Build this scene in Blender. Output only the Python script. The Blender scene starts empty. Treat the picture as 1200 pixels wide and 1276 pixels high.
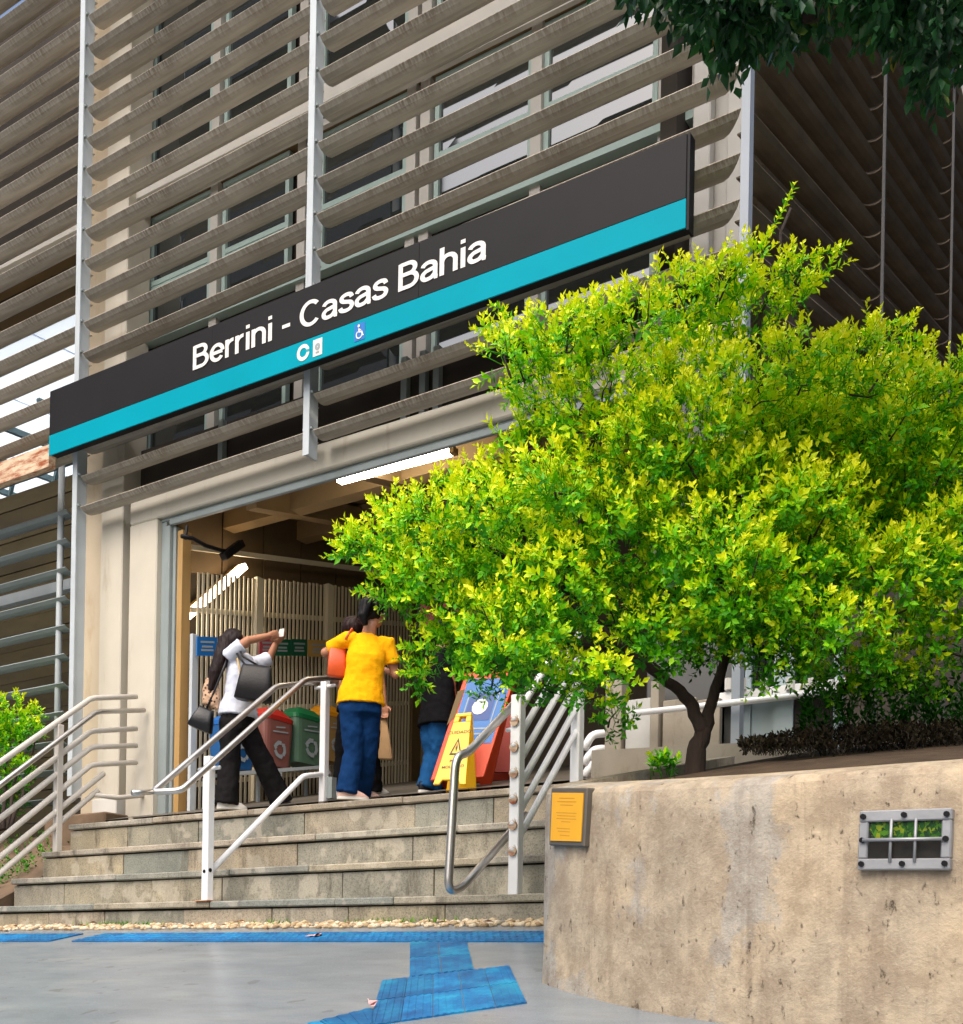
import bpy, bmesh, math, random
from mathutils import Vector, Matrix, noise
sc = bpy.context.scene
col = sc.collection
V = Vector
rng = random.Random(7)

# ------------------------------------------------------------------ camera
F, HY = 1406.0, 1211.0            # focal length and horizon height, in photograph pixels (1200 wide)
YAW, ROLL = math.radians(32.3), math.radians(1.0)
CAM = V((0, 0, 1.6))
FWD = V((-math.sin(YAW), math.cos(YAW), 0))
RGT0 = V((math.cos(YAW), math.sin(YAW), 0))
UP0 = V((0, 0, 1))
RGT = RGT0 * math.cos(ROLL) + UP0 * math.sin(ROLL)
UPV = UP0 * math.cos(ROLL) - RGT0 * math.sin(ROLL)
cd = bpy.data.cameras.new('camera'); cam = bpy.data.objects.new('camera', cd); col.objects.link(cam)
m3 = Matrix((RGT, UPV, -FWD)).transposed()
cam.matrix_world = Matrix.Translation(CAM) @ m3.to_4x4()
cd.sensor_fit = 'HORIZONTAL'; cd.sensor_width = 36; cd.lens = F / 1200 * 36
cd.shift_y = (HY - 638) / 1200; cd.clip_start = 0.05; cd.clip_end = 2000
sc.camera = cam

# ------------------------------------------------------------------ light
SUN_EL, SUN_AZ = math.radians(52), math.radians(172)     # azimuth measured from +Y, clockwise
w = bpy.data.worlds.new('World'); sc.world = w; w.use_nodes = True
nt = w.node_tree; bg = nt.nodes['Background']
sky = nt.nodes.new('ShaderNodeTexSky'); sky.sky_type = 'NISHITA'; sky.sun_disc = False
sky.sun_elevation = SUN_EL; sky.sun_rotation = SUN_AZ
sky.air_density = 1.0; sky.dust_density = 6.0; sky.ozone_density = 0.6
nt.links.new(sky.outputs[0], bg.inputs['Color']); bg.inputs['Strength'].default_value = 0.14
sd = bpy.data.lights.new('sun', 'SUN'); sun = bpy.data.objects.new('sun', sd); col.objects.link(sun)
sd.energy = 1.5; sd.angle = math.radians(95); sd.color = (1, .985, .96)
sdir = V((math.sin(SUN_AZ) * math.cos(SUN_EL), math.cos(SUN_AZ) * math.cos(SUN_EL), math.sin(SUN_EL)))
sun.rotation_euler = sdir.to_track_quat('Z', 'Y').to_euler()
sc.view_settings.view_transform = 'Standard'; sc.view_settings.look = 'None'
sc.view_settings.gamma = 1; sc.view_settings.use_curve_mapping = False
sc.view_settings.exposure = 0.74
sc.render.engine = 'CYCLES'
sc.cycles.max_bounces = 8; sc.cycles.use_denoising = True

# ------------------------------------------------------------------ sight lines -> places
def ray(px, py): return FWD + RGT * ((px - 600) / F) + UPV * ((HY - py) / F)
def onY(px, py, Y): r = ray(px, py); return CAM + r * (Y / r.y)
def onX(px, py, X): r = ray(px, py); return CAM + r * (X / r.x)
def dep(px, py, d): return CAM + ray(px, py) * d
GB, GS = 1.9, 0.22
def ground(Y): return GB + GS * (Y - 5.95)
def onG(px, py):
    r = ray(px, py); return CAM + r * ((GB - GS * 5.95 - 1.6) / (r.z - GS * r.y))
FB = 0.23
def floor(Y): return 2.92 + FB * max(0, Y - 6.9)

# ------------------------------------------------------------------ mesh and object helpers
WM = {}
def frame_of(d):
    d = d.normalized(); a = V((0, 0, 1)) if abs(d.z) < .9 else V((1, 0, 0))
    x = d.cross(a).normalized(); return x, x.cross(d).normalized()
class MB:
    def __init__(s): s.v = []; s.f = []; s.m = []; s.t = []
    def add(s, vs, fs, m=0, tone=None):
        o = len(s.v); s.v += [tuple(p) for p in vs]
        for f in fs: s.f.append([i + o for i in f]); s.m.append(m); s.t.append(0 if tone is None else tone)
        return s
    def box(s, x0, x1, y0, y1, z0, z1, m=0):
        return s.add([(x0,y0,z0),(x1,y0,z0),(x1,y1,z0),(x0,y1,z0),(x0,y0,z1),(x1,y0,z1),(x1,y1,z1),(x0,y1,z1)],
              [(3,2,1,0),(4,5,6,7),(0,1,5,4),(1,2,6,5),(2,3,7,6),(3,0,4,7)], m)
    def hexa(s, p, m=0):        # 4 bottom points, 4 top points
        return s.add(p, [(3,2,1,0),(4,5,6,7),(0,1,5,4),(1,2,6,5),(2,3,7,6),(3,0,4,7)], m)
    def bar(s, a, b, wx, wz, upv=(0,0,1), m=0):
        a, b, u = V(a), V(b), V(upv); d = (b - a).normalized(); x = d.cross(u).normalized(); z = x.cross(d)
        q = [(-1,-1),(1,-1),(1,1),(-1,1)]
        return s.hexa([a + x*wx/2*i + z*wz/2*j for i, j in q] + [b + x*wx/2*i + z*wz/2*j for i, j in q], m)
    def prism(s, pts, off, m=0):
        n = len(pts); off = V(off); pts = [V(p) for p in pts]
        return s.add(pts + [p + off for p in pts], [list(range(n))[::-1], list(range(n, 2*n))] +
              [(i, (i+1) % n, (i+1) % n + n, i + n) for i in range(n)], m)
    def loft(s, rings, m=0, caps=True, tone=None):
        n = len(rings[0]); vs = [p for r in rings for p in r]; fs = []
        for k in range(len(rings) - 1):
            for i in range(n): fs.append((k*n+i, k*n+(i+1) % n, (k+1)*n+(i+1) % n, (k+1)*n+i))
        if caps: fs.append(list(range(n))[::-1]); fs.append([(len(rings)-1)*n + i for i in range(n)])
        return s.add(vs, fs, m, tone)
    def tube(s, pts, r, n=8, m=0, closed=False, tone=None):
        pts = [V(p) for p in pts]; k = len(pts); rings = []; x0 = None
        for i, p in enumerate(pts):
            a = pts[i-1] if i else (pts[-1] if closed else p); b = pts[(i+1) % k] if (i < k-1 or closed) else p
            d = (b - a).normalized()
            if x0 is None: x0, _ = frame_of(d)
            x = (x0 - d * x0.dot(d)).normalized(); y = d.cross(x); x0 = x
            rr = r[i] if isinstance(r, (list, tuple)) else r
            rings.append([p + (x*math.cos(t) + y*math.sin(t))*rr for t in [2*math.pi*j/n for j in range(n)]])
        if closed: rings.append(rings[0])
        return s.loft(rings, m, not closed, tone)
    def ell(s, c, a, b, cc, n=12, k=8, m=0):   # three half-axis vectors
        c, a, b, cc = V(c), V(a), V(b), V(cc); rings = []
        for i in range(k + 1):
            t = -math.pi/2 + math.pi*(i + .02)/(k + .04); rings.append([c + cc*math.sin(t) + (a*math.cos(2*math.pi*j/n) + b*math.sin(2*math.pi*j/n))*math.cos(t) for j in range(n)])
        return s.loft(rings, m)
    def mesh(s, name, mats, smooth=False):
        me = bpy.data.meshes.new(name); me.from_pydata(s.v, [], s.f)
        for mm in (mats if isinstance(mats, (list, tuple)) else [mats]): me.materials.append(mm)
        me.polygons.foreach_set('material_index', s.m)
        if any(s.t):
            at = me.attributes.new('tone', 'FLOAT', 'FACE'); at.data.foreach_set('value', [float(x) for x in s.t])
        if smooth: me.polygons.foreach_set('use_smooth', [True] * len(s.f))
        me.update(); return me
    def build(s, name, mats, parent=None, smooth=False, bev=0):
        return link(name, s.mesh(name, mats, smooth), parent, bev=bev)
def link(name, me, parent=None, loc=None, rot=None, bev=0):
    o = bpy.data.objects.new(name, me); col.objects.link(o)
    mw = Matrix.Translation(V(loc) if loc is not None else V((0,0,0)))
    if rot is not None: mw = mw @ rot.to_4x4()
    put(o, mw, parent)
    if bev:
        b = o.modifiers.new('bevel', 'BEVEL'); b.width = bev; b.segments = 1; b.limit_method = 'ANGLE'
    return o
def put(o, mw, parent=None):
    WM[o.name] = mw
    if parent is not None:
        o.parent = parent; o.matrix_parent_inverse = WM[parent.name].inverted()
    o.matrix_basis = mw
def thing(name, label, cat, loc, group=None, kind=None):
    o = bpy.data.objects.new(name, None); col.objects.link(o); o.empty_display_size = .2
    put(o, Matrix.Translation(V(loc))); return tag(o, label, cat, group, kind)
def tag(o, label=None, cat=None, group=None, kind=None):
    if label: o['label'] = label
    if cat: o['category'] = cat
    if group: o['group'] = group
    if kind: o['kind'] = kind
    return o
def struct(o, label=None):
    o['kind'] = 'structure'
    if label: o['label'] = label
    return o

# ------------------------------------------------------------------ materials
def lin(c):
    return tuple(((x/255)/12.92 if x/255 <= .04045 else ((x/255+.055)/1.055)**2.4) for x in c)
class NT:
    def __init__(s, name):
        s.mat = bpy.data.materials.new(name); s.mat.use_nodes = True; s.t = s.mat.node_tree
        s.b = s.t.nodes['Principled BSDF']
    def n(s, ty, **kw):
        q = s.t.nodes.new(ty)
        for k, v_ in kw.items():
            if k.startswith('i_'):
                nm = k[2:].replace('_', ' '); q.inputs[nm].default_value = v_
            else: setattr(q, k, v_)
        return q
    def l(s, a, b): s.t.links.new(a, b)
    def coord(s, scale=(1,1,1), kind='Object'):
        c = s.n('ShaderNodeTexCoord'); mp = s.n('ShaderNodeMapping'); mp.inputs['Scale'].default_value = scale
        s.l(c.outputs[kind], mp.inputs['Vector']); return mp.outputs[0]
    def noise(s, vec, scale, detail=6, rough=.6):
        q = s.n('ShaderNodeTexNoise'); q.inputs['Scale'].default_value = scale; q.inputs['Detail'].default_value = detail
        q.inputs['Roughness'].default_value = rough; s.l(vec, q.inputs['Vector']); return q.outputs['Fac']
    def ramp(s, fac, stops):
        q = s.n('ShaderNodeValToRGB'); e = q.color_ramp.elements
        while len(e) < len(stops): e.new(.5)
        for k, (p, c) in enumerate(stops):
            e[k].position = p; e[k].color = (*c[:3], 1) if not isinstance(c, (int, float)) else (c, c, c, 1)
        s.l(fac, q.inputs[0]); return q.outputs[0]
    def mix(s, fac, a, b, mode='MIX'):
        q = s.n('ShaderNodeMix', data_type='RGBA', blend_type=mode)
        for i, x in ((0, fac), (6, a), (7, b)):
            if isinstance(x, (int, float)): q.inputs[i].default_value = x
            elif isinstance(x, tuple): q.inputs[i].default_value = (*x[:3], 1)
            else: s.l(x, q.inputs[i])
        return q.outputs[2]
    def bump(s, h, strength=.3, dist=.01):
        q = s.n('ShaderNodeBump'); q.inputs['Strength'].default_value = strength; q.inputs['Distance'].default_value = dist
        s.l(h, q.inputs['Height']); s.l(q.outputs[0], s.b.inputs['Normal'])
    def color(s, c):
        if isinstance(c, tuple): s.b.inputs['Base Color'].default_value = (*c[:3], 1)
        else: s.l(c, s.b.inputs['Base Color'])
    def set(s, rough=.6, metal=0., ior=None, spec=None):
        s.b.inputs['Roughness'].default_value = rough; s.b.inputs['Metallic'].default_value = metal
        if ior: s.b.inputs['IOR'].default_value = ior
        if spec is not None: s.b.inputs['Specular IOR Level'].default_value = spec
        return s.mat
def mul(c, k): return tuple(min(1, x*k) for x in c[:3])
def MAT(name, c, rough=.6, var=.18, scale=3., bump=.15, bs=60., metal=0., stretch=(1,1,1), dirt=None, rnd=0., spec=None):
    t = NT(name); vec = t.coord(stretch); n1 = t.noise(vec, scale)
    cc = t.ramp(n1, [(.3, mul(c, 1 - var)), (.7, mul(c, 1 + var))])
    if dirt:
        n2 = t.noise(t.coord(dirt[2]), dirt[1], 8, .7)
        cc = t.mix(t.ramp(n2, [(dirt[3], 0), (dirt[3] + .18, dirt[4] if len(dirt) > 4 else .8)]), cc, dirt[0])
    if rnd:
        oi = t.n('ShaderNodeObjectInfo'); r = t.ramp(oi.outputs['Random'], [(0, 1 - rnd), (1, 1 + rnd*.6)])
        cc = t.mix(1., cc, r, 'MULTIPLY')
    t.color(cc)
    if bump: t.bump(t.noise(vec, bs, 5), bump, .01)
    return t.set(rough, metal, spec=spec)

C = {}
C['blade'] = None
def blade_mat():
    t = NT('louvre_paint'); c = t.coord(); n = t.noise(t.coord((.6, 6, 6)), 3)
    base = t.ramp(n, [(.25, lin((158,151,138))), (.55, lin((182,174,160))), (.8, lin((199,192,178)))])
    oi = t.n('ShaderNodeObjectInfo'); base = t.mix(1., base, t.ramp(oi.outputs['Random'], [(0, .8), (1, 1.06)]), 'MULTIPLY')
    # soot dribbles that start at the outer lip
    sp = t.n('ShaderNodeSeparateXYZ'); t.l(c, sp.inputs[0])
    streak = t.noise(t.coord((20, 5, .5)), 1.6, 4, .75)
    edge = t.n('ShaderNodeMapRange'); edge.inputs['From Min'].default_value = .085; edge.inputs['From Max'].default_value = .0
    t.l(sp.outputs['Y'], edge.inputs['Value'])
    pm = t.n('ShaderNodeMath', operation='MULTIPLY'); t.l(edge.outputs[0], pm.inputs[0]); t.l(t.ramp(t.noise(t.coord((.9, .3, .3)), 1.7, 3), [(.36, .1), (.6, 1)]), pm.inputs[1]); edge = pm
    sm = t.n('ShaderNodeMath', operation='MULTIPLY'); t.l(edge.outputs[0], sm.inputs[0]); t.l(t.ramp(streak, [(.42, 0), (.56, .9)]), sm.inputs[1])
    cc = t.mix(sm.outputs[0], base, lin((112,98,80)))
    t.color(cc); t.bump(t.noise(t.coord((30, 4, 4)), 2), .06, .004); return t.set(.6, spec=.3)
C['blade'] = blade_mat()
C['blade_shaded'] = MAT('louvre_paint_shaded', lin((126,114,98)), .75, .2, 2, .1, rnd=.15, stretch=(4,.6,4), spec=.2)  # darker copy of the louvre paint, side shade put into the colour
C['post_grey'] = MAT('corner_paint', lin((142,150,160)), .5, .1, 2, .05)
C['post_dark'] = MAT('shade_post_paint', lin((84,84,84)), .6, .1, 2, 0)  # post paint darkened, shade put into its colour
C['post'] = MAT('post_paint', lin((186,194,198)), .5, .1, 2, .05, dirt=(lin((110,98,85)), 3, (6,6,.7), .6, .5))
C['wall'] = MAT('painted_concrete', lin((200,193,177)), .75, .07, 1.5, .1, 40, dirt=(lin((150,128,100)), 2.2, (3,3,.6), .58, .5))
C['column'] = MAT('column_paint', lin((198,182,156)), .7, .08, 1.2, .08, 40, dirt=(lin((170,140,95)), 2, (2,2,.8), .55, .6))
C['white'] = MAT('slab_white', lin((214,212,206)), .7, .06, 1.5, .05)
C['jamb'] = MAT('channel_paint', lin((140,150,150)), .5, .1, 2, .05, dirt=(lin((96,84,70)), 4, (5,5,.6), .6, .6))
C['rust'] = MAT('rusty_flashing', lin((214,190,160)), .7, .1, 3, .1, dirt=(lin((150,72,24)), 3, (1.3,6,6), .45, 1.))
C['frame'] = MAT('window_frame_paint', lin((162,184,178)), .45, .08, 3, 0)
C['framew'] = MAT('mullion_paint', lin((190,186,178)), .5, .06, 2, 0)
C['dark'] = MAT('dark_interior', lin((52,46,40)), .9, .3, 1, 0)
C['olive'] = MAT('siding_paint', lin((84,73,46)), .8, .25, 1.3, .1, stretch=(1,1,3), rnd=.2)  # olive base darkened, the yard's shade is in the colour
C['hallwood'] = MAT('hall_boards', lin((128,104,72)), .7, .15, 1.5, .05, stretch=(2,.4,2), rnd=.15)
C['wallboard'] = MAT('hall_wall_boards', lin((108,90,66)), .8, .15, 1.5, .05, rnd=.15)
C['beam'] = MAT('hall_beams', lin((158,132,94)), .7, .12, 1.5, .05)
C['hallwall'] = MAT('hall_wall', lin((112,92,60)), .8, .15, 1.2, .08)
C['slat'] = MAT('slat_paint', lin((222,212,186)), .5, .1, 2, 0, rnd=.12)
C['woodpost'] = MAT('jamb_timber', lin((176,140,86)), .6, .15, 2, .05, stretch=(4,4,.5))
C['signblack'] = MAT('sign_black', lin((33,32,33)), .5, .14, 1.5, .02, 8, spec=.15, dirt=(lin((58,56,54)), 2.5, (1,1,.25), .6, .35))
C['signcyan'] = MAT('sign_cyan', lin((0,148,168)), .5, .06, 1.2, 0, spec=.06)
C['print'] = MAT('print_white', lin((226,224,218)), .5, .02, 1, 0)
C['printblue'] = MAT('print_blue', lin((20,110,190)), .5, .02, 1, 0)
C['printcyan'] = MAT('print_teal', lin((40,160,170)), .5, .02, 1, 0)
C['printgrey'] = MAT('print_grey', lin((150,160,165)), .5, .02, 1, 0)
C['ink'] = MAT('print_dark', lin((60,48,20)), .6, .02, 1, 0)
C['railwhite'] = MAT('rail_white', lin((240,241,242)), .38, .05, 4, .04, 30, dirt=(lin((150,100,70)), 7, (1,1,1), .7, .7))
C['railbeige'] = MAT('rail_cream', lin((206,200,190)), .45, .06, 4, .04, 30, dirt=(lin((150,110,80)), 7, (1,1,1), .66, .6))
C['steel'] = MAT('brushed_steel', lin((206,202,196)), .38, .08, 3, .05, 80, metal=1.)
C['soil'] = MAT('soil', lin((72,56,40)), .95, .4, 6, .8, 40)
C['bank'] = MAT('bank_earth', lin((112,92,72)), .9, .3, 3, .5, 25)
C['black'] = MAT('black_plastic', lin((20,20,22)), .5, .1, 4, .05, spec=.2)
def glass():
    t = NT('window_glass'); t.color((.010, .016, .018)); t.bump(t.noise(t.coord(), .9, 1), .05, .05); return t.set(.03, ior=2.2)
C['glass'] = glass()
def emit(name, c, s):
    t = NT(name); t.b.inputs['Emission Color'].default_value = (*c, 1); t.b.inputs['Emission Strength'].default_value = s; t.color((.9,.9,.9)); return t.mat
C['tube'] = emit('lit_tube', (1, .87, .68), 20.)
C['tube2'] = emit('lit_tube_behind', (1, .84, .6), 7.)
def stone(name, ca, cb, cc_):
    t = NT(name); v = t.coord(); n = t.noise(v, 2.2, 8, .65); f = t.noise(v, 90, 3, .8)
    a = t.ramp(n, [(.3, ca), (.5, cb), (.68, cc_)])
    a = t.mix(t.ramp(f, [(.35, .75), (.5, 0)]), a, mul(ca, .55)); a = t.mix(t.ramp(f, [(.56, 0), (.72, .6)]), a, lin((190,185,172)))
    oi = t.n('ShaderNodeObjectInfo'); r = t.ramp(oi.outputs['Random'], [(0, lin((215,205,190))), (.35, lin((250,244,236))), (.7, lin((200,214,220))), (1, lin((255,246,226)))])
    a = t.mix(1., a, r, 'MULTIPLY')
    st = t.noise(t.coord((2,2,.5)), 2.5, 9, .75); a = t.mix(t.ramp(st, [(.54, 0), (.68, .8)]), a, lin((78,72,62)))
    pa = t.noise(v, 4.5, 3, .5); a = t.mix(t.ramp(pa, [(.56, 0), (.6, .35)]), a, lin((196,188,172)))
    t.color(a); t.bump(t.noise(v, 45, 6), .35, .006); return t.set(.8)
C['riser'] = stone('riser_granite', lin((128,124,112)), lin((164,158,144)), lin((190,180,160)))
C['tread'] = stone('tread_granite', lin((140,134,124)), lin((168,162,150)), lin((190,182,168)))
C['joint'] = MAT('step_bed', lin((50,46,38)), .95, .3, 5, .4)
def paving():
    t = NT('pavement_concrete'); v = t.coord((1, 2.2, 1)); n = t.noise(v, 1.1, 6, .6); n2 = t.noise(t.coord((1.5,6,1)), 2, 6)
    a = t.ramp(n, [(.3, lin((108,118,126))), (.55, lin((126,135,142))), (.75, lin((146,149,149)))])
    a = t.mix(t.ramp(n2, [(.5, 0), (.75, .35)]), a, lin((104,104,102)))
    sp = t.noise(t.coord(), 7, 2, .5); a = t.mix(t.ramp(sp, [(.67, 0), (.7, .4)]), a, lin((84,84,82)))
    gr = t.noise(t.coord(), 150, 2, .8); a = t.mix(t.ramp(gr, [(.5, 0), (.8, .4)]), a, lin((176,176,172)))
    t.color(a); t.bump(t.noise(t.coord(), 110, 3), .12, .004); return t.set(.27)
C['pave'] = paving()
def tact():
    t = NT('tactile_blue'); v = t.coord(); n = t.noise(v, 5, 7, .7)
    a = t.ramp(n, [(.32, lin((0,72,128))), (.5, lin((0,106,164))), (.66, lin((20,146,188)))])
    n2 = t.noise(v, 14, 6, .75); a = t.mix(t.ramp(n2, [(.6, 0), (.75, .5)]), a, lin((90,175,200)))
    oi = t.n('ShaderNodeObjectInfo'); a = t.mix(1., a, t.ramp(oi.outputs['Random'], [(0, .72), (1, 1.05)]), 'MULTIPLY')
    t.color(a); t.bump(n2, .2, .004); return t.set(.55)
C['tact'] = tact()
def planter_mat():
    t = NT('planter_concrete'); v = t.coord(); big = t.noise(v, 1.4, 7, .6)
    a = t.ramp(big, [(.3, lin((156,145,128))), (.5, lin((188,174,152))), (.66, lin((206,187,158)))])
    bl = t.noise(t.coord((1.2,1.2,.8)), 1.9, 5, .6); a = t.mix(t.ramp(bl, [(.54, 0), (.58, .75)]), a, lin((176,174,168)))
    st = t.noise(t.coord((9,9,.5)), 1.5, 8, .7); a = t.mix(t.ramp(st, [(.5, 0), (.7, .42)]), a, lin((120,106,90)))
    sp = t.n('ShaderNodeSeparateXYZ'); t.l(v, sp.inputs[0])
    mm = t.noise(v, 6.5, 8, .7); a = t.mix(t.ramp(mm, [(.42, .45), (.58, 0)]), a, lin((128,110,92))); a = t.mix(t.ramp(mm, [(.55, 0), (.7, .5)]), a, lin((206,186,158)))
    pit = t.noise(t.coord((12,12,7)), 2.6, 6, .75); a = t.mix(t.ramp(pit, [(.61, 0), (.68, .85)]), a, lin((84,72,58)))
    fine = t.noise(v, 70, 5, .8); a = t.mix(t.ramp(fine, [(.55, 0), (.75, .45)]), a, lin((214,202,184)))
    t.color(a)
    hm = t.n('ShaderNodeMath', operation='ADD'); t.l(t.noise(v, 55, 7, .75), hm.inputs[0]); t.l(t.ramp(pit, [(.6, 1), (.7, 0)]), hm.inputs[1])
    t.bump(hm.outputs[0], .7, .012); return t.set(.9, spec=.2)
C['planter'] = planter_mat()
def leafmat(name, stops, trans=.35, rough=.45):
    t = NT(name); at = t.n('ShaderNodeAttribute', attribute_name='tone'); c = t.ramp(at.outputs['Fac'], stops)
    t.color(c); t.set(rough, spec=.3)
    tr = t.n('ShaderNodeBsdfTranslucent'); t.l(c, tr.inputs['Color']); mx = t.n('ShaderNodeMixShader'); mx.inputs[0].default_value = trans
    t.l(t.b.outputs[0], mx.inputs[1]); t.l(tr.outputs[0], mx.inputs[2])
    t.l(mx.outputs[0], t.t.nodes['Material Output'].inputs['Surface']); return t.mat
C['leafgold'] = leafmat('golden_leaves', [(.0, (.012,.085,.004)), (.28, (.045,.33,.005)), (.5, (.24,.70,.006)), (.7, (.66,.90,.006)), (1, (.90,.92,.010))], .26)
C['leafgreen'] = leafmat('bright_green_leaves', [(0, (.02,.08,.01)), (.5, (.08,.28,.015)), (1, (.30,.55,.02))], .38)
C['leafdark'] = leafmat('dark_green_leaves', [(0, (.008,.028,.014)), (.6, (.02,.085,.025)), (.93, (.04,.15,.04)), (1, (.28,.22,.03))], .25, .28)
C['leafdry'] = leafmat('dry_leaves', [(0, lin((26,22,13))), (1, lin((62,52,30)))], .1, .7)
C['bark'] = MAT('bark', lin((52,40,33)), .9, .35, 6, .9, 30, stretch=(3,3,.7))
C['drytwig'] = MAT('dry_twigs', lin((46,36,26)), .9, .35, 6, .3)
# ================================================================== ground and steps
Z0 = 1.6
mb = MB()
ys = [-2.2, 0, 2, 4, 6.05]
xs = [-60, -12, -6, 0, 6, 60]
vs = [(x, y, ground(y)) for y in ys for x in xs]; n = len(xs)
mb.add(vs, [(j*n+i, j*n+i+1, (j+1)*n+i+1, (j+1)*n+i) for j in range(len(ys)-1) for i in range(n-1)])
pv = struct(mb.build('pavement', C['pave']), 'smooth grey concrete pavement sloping up to the steps')
mb = MB(); mb.add([(-400,-400,0),(400,-400,0),(400,600,0),(-400,600,0)], [(0,1,2,3)])
struct(mb.build('ground', MAT('asphalt', lin((72,72,74)), .85, .2, 2, .3, 90)))
mb = MB(); mb.box(-60, 60, -2.35, -2.2, -.1, ground(-2.2)+.004)
struct(mb.build('kerb', MAT('kerb_concrete', lin((150,146,138)), .8)))

# steps: beds, tread slabs and riser slabs
SX0, SX1 = -9.0, -3.25
SY = [6.9, 6.6, 6.3, 6.0]; SZ = [2.92, 2.63, 2.36, 2.09]; SBASE = 1.92
steps = MB()
for i, (y, z) in enumerate(zip(SY, SZ)):
    steps.box(SX0, SX1, y + .06, (SY[i-1] + .061 if i else 7.3), 1.2, z - .052)
steps = struct(steps.build('steps', C['joint']), 'four worn granite steps up to the station entrance')
jn = [[1.15, 2.3, 3.9, 4.9], [.9, 2.4, 3.3, 4.6], [1.4, 2.7, 3.5, 5.0], [1.5, 2.8, 4.0, 4.5]]
rj = [[.8, 1.7, 2.9, 4.0, 4.7], [1.1, 1.9, 3.1, 4.2, 5.1], [.7, 1.8, 2.6, 3.8, 4.6], [.9, 1.6, 2.5, 3.4, 4.1, 4.9]]
for i, (y, z) in enumerate(zip(SY, SZ)):
    cuts = [0] + jn[i] + [SX1 - SX0]
    for a, b in zip(cuts, cuts[1:]):
        m_ = MB(); dz = rng.uniform(-.004, .004); dy = rng.uniform(-.006, .006)
        m_.box(SX0 + a + .003, SX0 + b - .003, y + dy, (SY[i-1] + .03 if i else 7.28), z - .05 + dz, z + dz)
        m_.build('tread_slab', C['tread'], steps, bev=.008)
    cuts = [0] + rj[i] + [SX1 - SX0]; zb = SZ[i+1] + .004 if i < 3 else SBASE - .1
    for a, b in zip(cuts, cuts[1:]):
        m_ = MB(); dy = rng.uniform(-.006, .006)
        m_.box(SX0 + a + .004, SX0 + b - .004, y + .028 + dy, y + .062, zb, z - .062)
        m_.build('riser_slab', C['riser'], steps, bev=.004)
# landing and hall floor (a gentle ramp into the hall)
mb = MB(); mb.add([(-9.0,7.283,floor(7.283)),(-3.0,7.283,floor(7.283)),(-3.0,16,floor(16)),(-9.0,16,floor(16))], [(0,1,2,3)])
struct(mb.build('hall_floor', MAT('hall_tiles', lin((98,92,82)), .5, .2, 2, .1)))
# earth bank left of the steps
mb = MB(); zt = 2.95
mb.hexa([(-16,5.9,1.0),(-9.02,5.9,1.0),(-9.02,7.6,1.0),(-16,7.6,1.0),(-16,5.9,2.0),(-9.02,5.9,2.0),(-9.02,7.6,zt),(-16,7.6,zt)])
struct(mb.build('bank', C['bank']), 'bare brown earth bank left of the steps')
# pebble strip at the foot of the steps
mb = MB(); bm = bmesh.new(); bmesh.ops.create_icosphere(bm, subdivisions=1, radius=1)
iv = [v.co.copy() for v in bm.verts]; fi = [[v.index for v in f.verts] for f in bm.faces]; bm.free()
for k in range(1500):
    x = rng.uniform(-12, -3.0); y = rng.uniform(5.83, 6.02); s = rng.uniform(.010, .027)
    rot = Matrix.Rotation(rng.uniform(0, 6.28), 3, 'Z'); c = V((x, y, ground(y) + s*.35))
    mb.add([c + rot @ V((p.x*s*1.3, p.y*s, p.z*s*.75)) for p in iv], fi, tone=rng.random()*.98+.01)
def pebmat():
    t = NT('pebbles_cream'); at = t.n('ShaderNodeAttribute', attribute_name='tone')
    t.color(t.ramp(at.outputs['Fac'], [(0, lin((150,124,92))), (.5, lin((196,174,138))), (1, lin((214,202,180)))])); return t.set(.8)
tag(mb.build('pebbles', pebmat(), smooth=True), kind='stuff')
# moss tufts and dead leaves at the foot of the steps
mb = MB()
for k in range(260):
    cx = rng.choice([-7.3, -7.0, -4.6, -4.2, -5.6]) + rng.gauss(0, .18); y = 5.99 + rng.uniform(-.02, .02); z = ground(y) + .01
    a = rng.uniform(0, 6.28); h = rng.uniform(.015, .05); d = V((math.cos(a), math.sin(a), 0))*.012
    mb.add([V((cx, y, z)) - d*.4, V((cx, y, z)) + d*.4, V((cx, y, z + h)) + d*1.5], [(0,1,2)], tone=rng.uniform(.2, .9))
tag(mb.build('moss', C['leafgreen']), kind='stuff')
mb = MB()
for k in range(70):
    p = V((rng.uniform(-8.5, -3.6), rng.choice([rng.uniform(5.5, 6), 6.08, 6.1, 6.33, 6.36]), 0))
    p.z = {6.08: SZ[3], 6.1: SZ[3], 6.33: SZ[2], 6.36: SZ[2]}.get(p.y, ground(p.y) + .03) + .006
    a = rng.uniform(0, 6.28); d = V((math.cos(a), math.sin(a), 0))*rng.uniform(.02, .045); e = V((-d.y, d.x, 0))*.4
    mb.add([p - d, p + e + V((0,0,.01)), p + d, p - e + V((0,0,.012))], [(0,1,2),(0,2,3)], tone=rng.random())
dl = NT('dead_leaves'); at = dl.n('ShaderNodeAttribute', attribute_name='tone'); dl.color(dl.ramp(at.outputs['Fac'], [(0, lin((140,80,50))), (1, lin((200,150,110)))])); dl.set(.8)
tag(mb.build('dead_leaves', dl.mat), kind='stuff')

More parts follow.
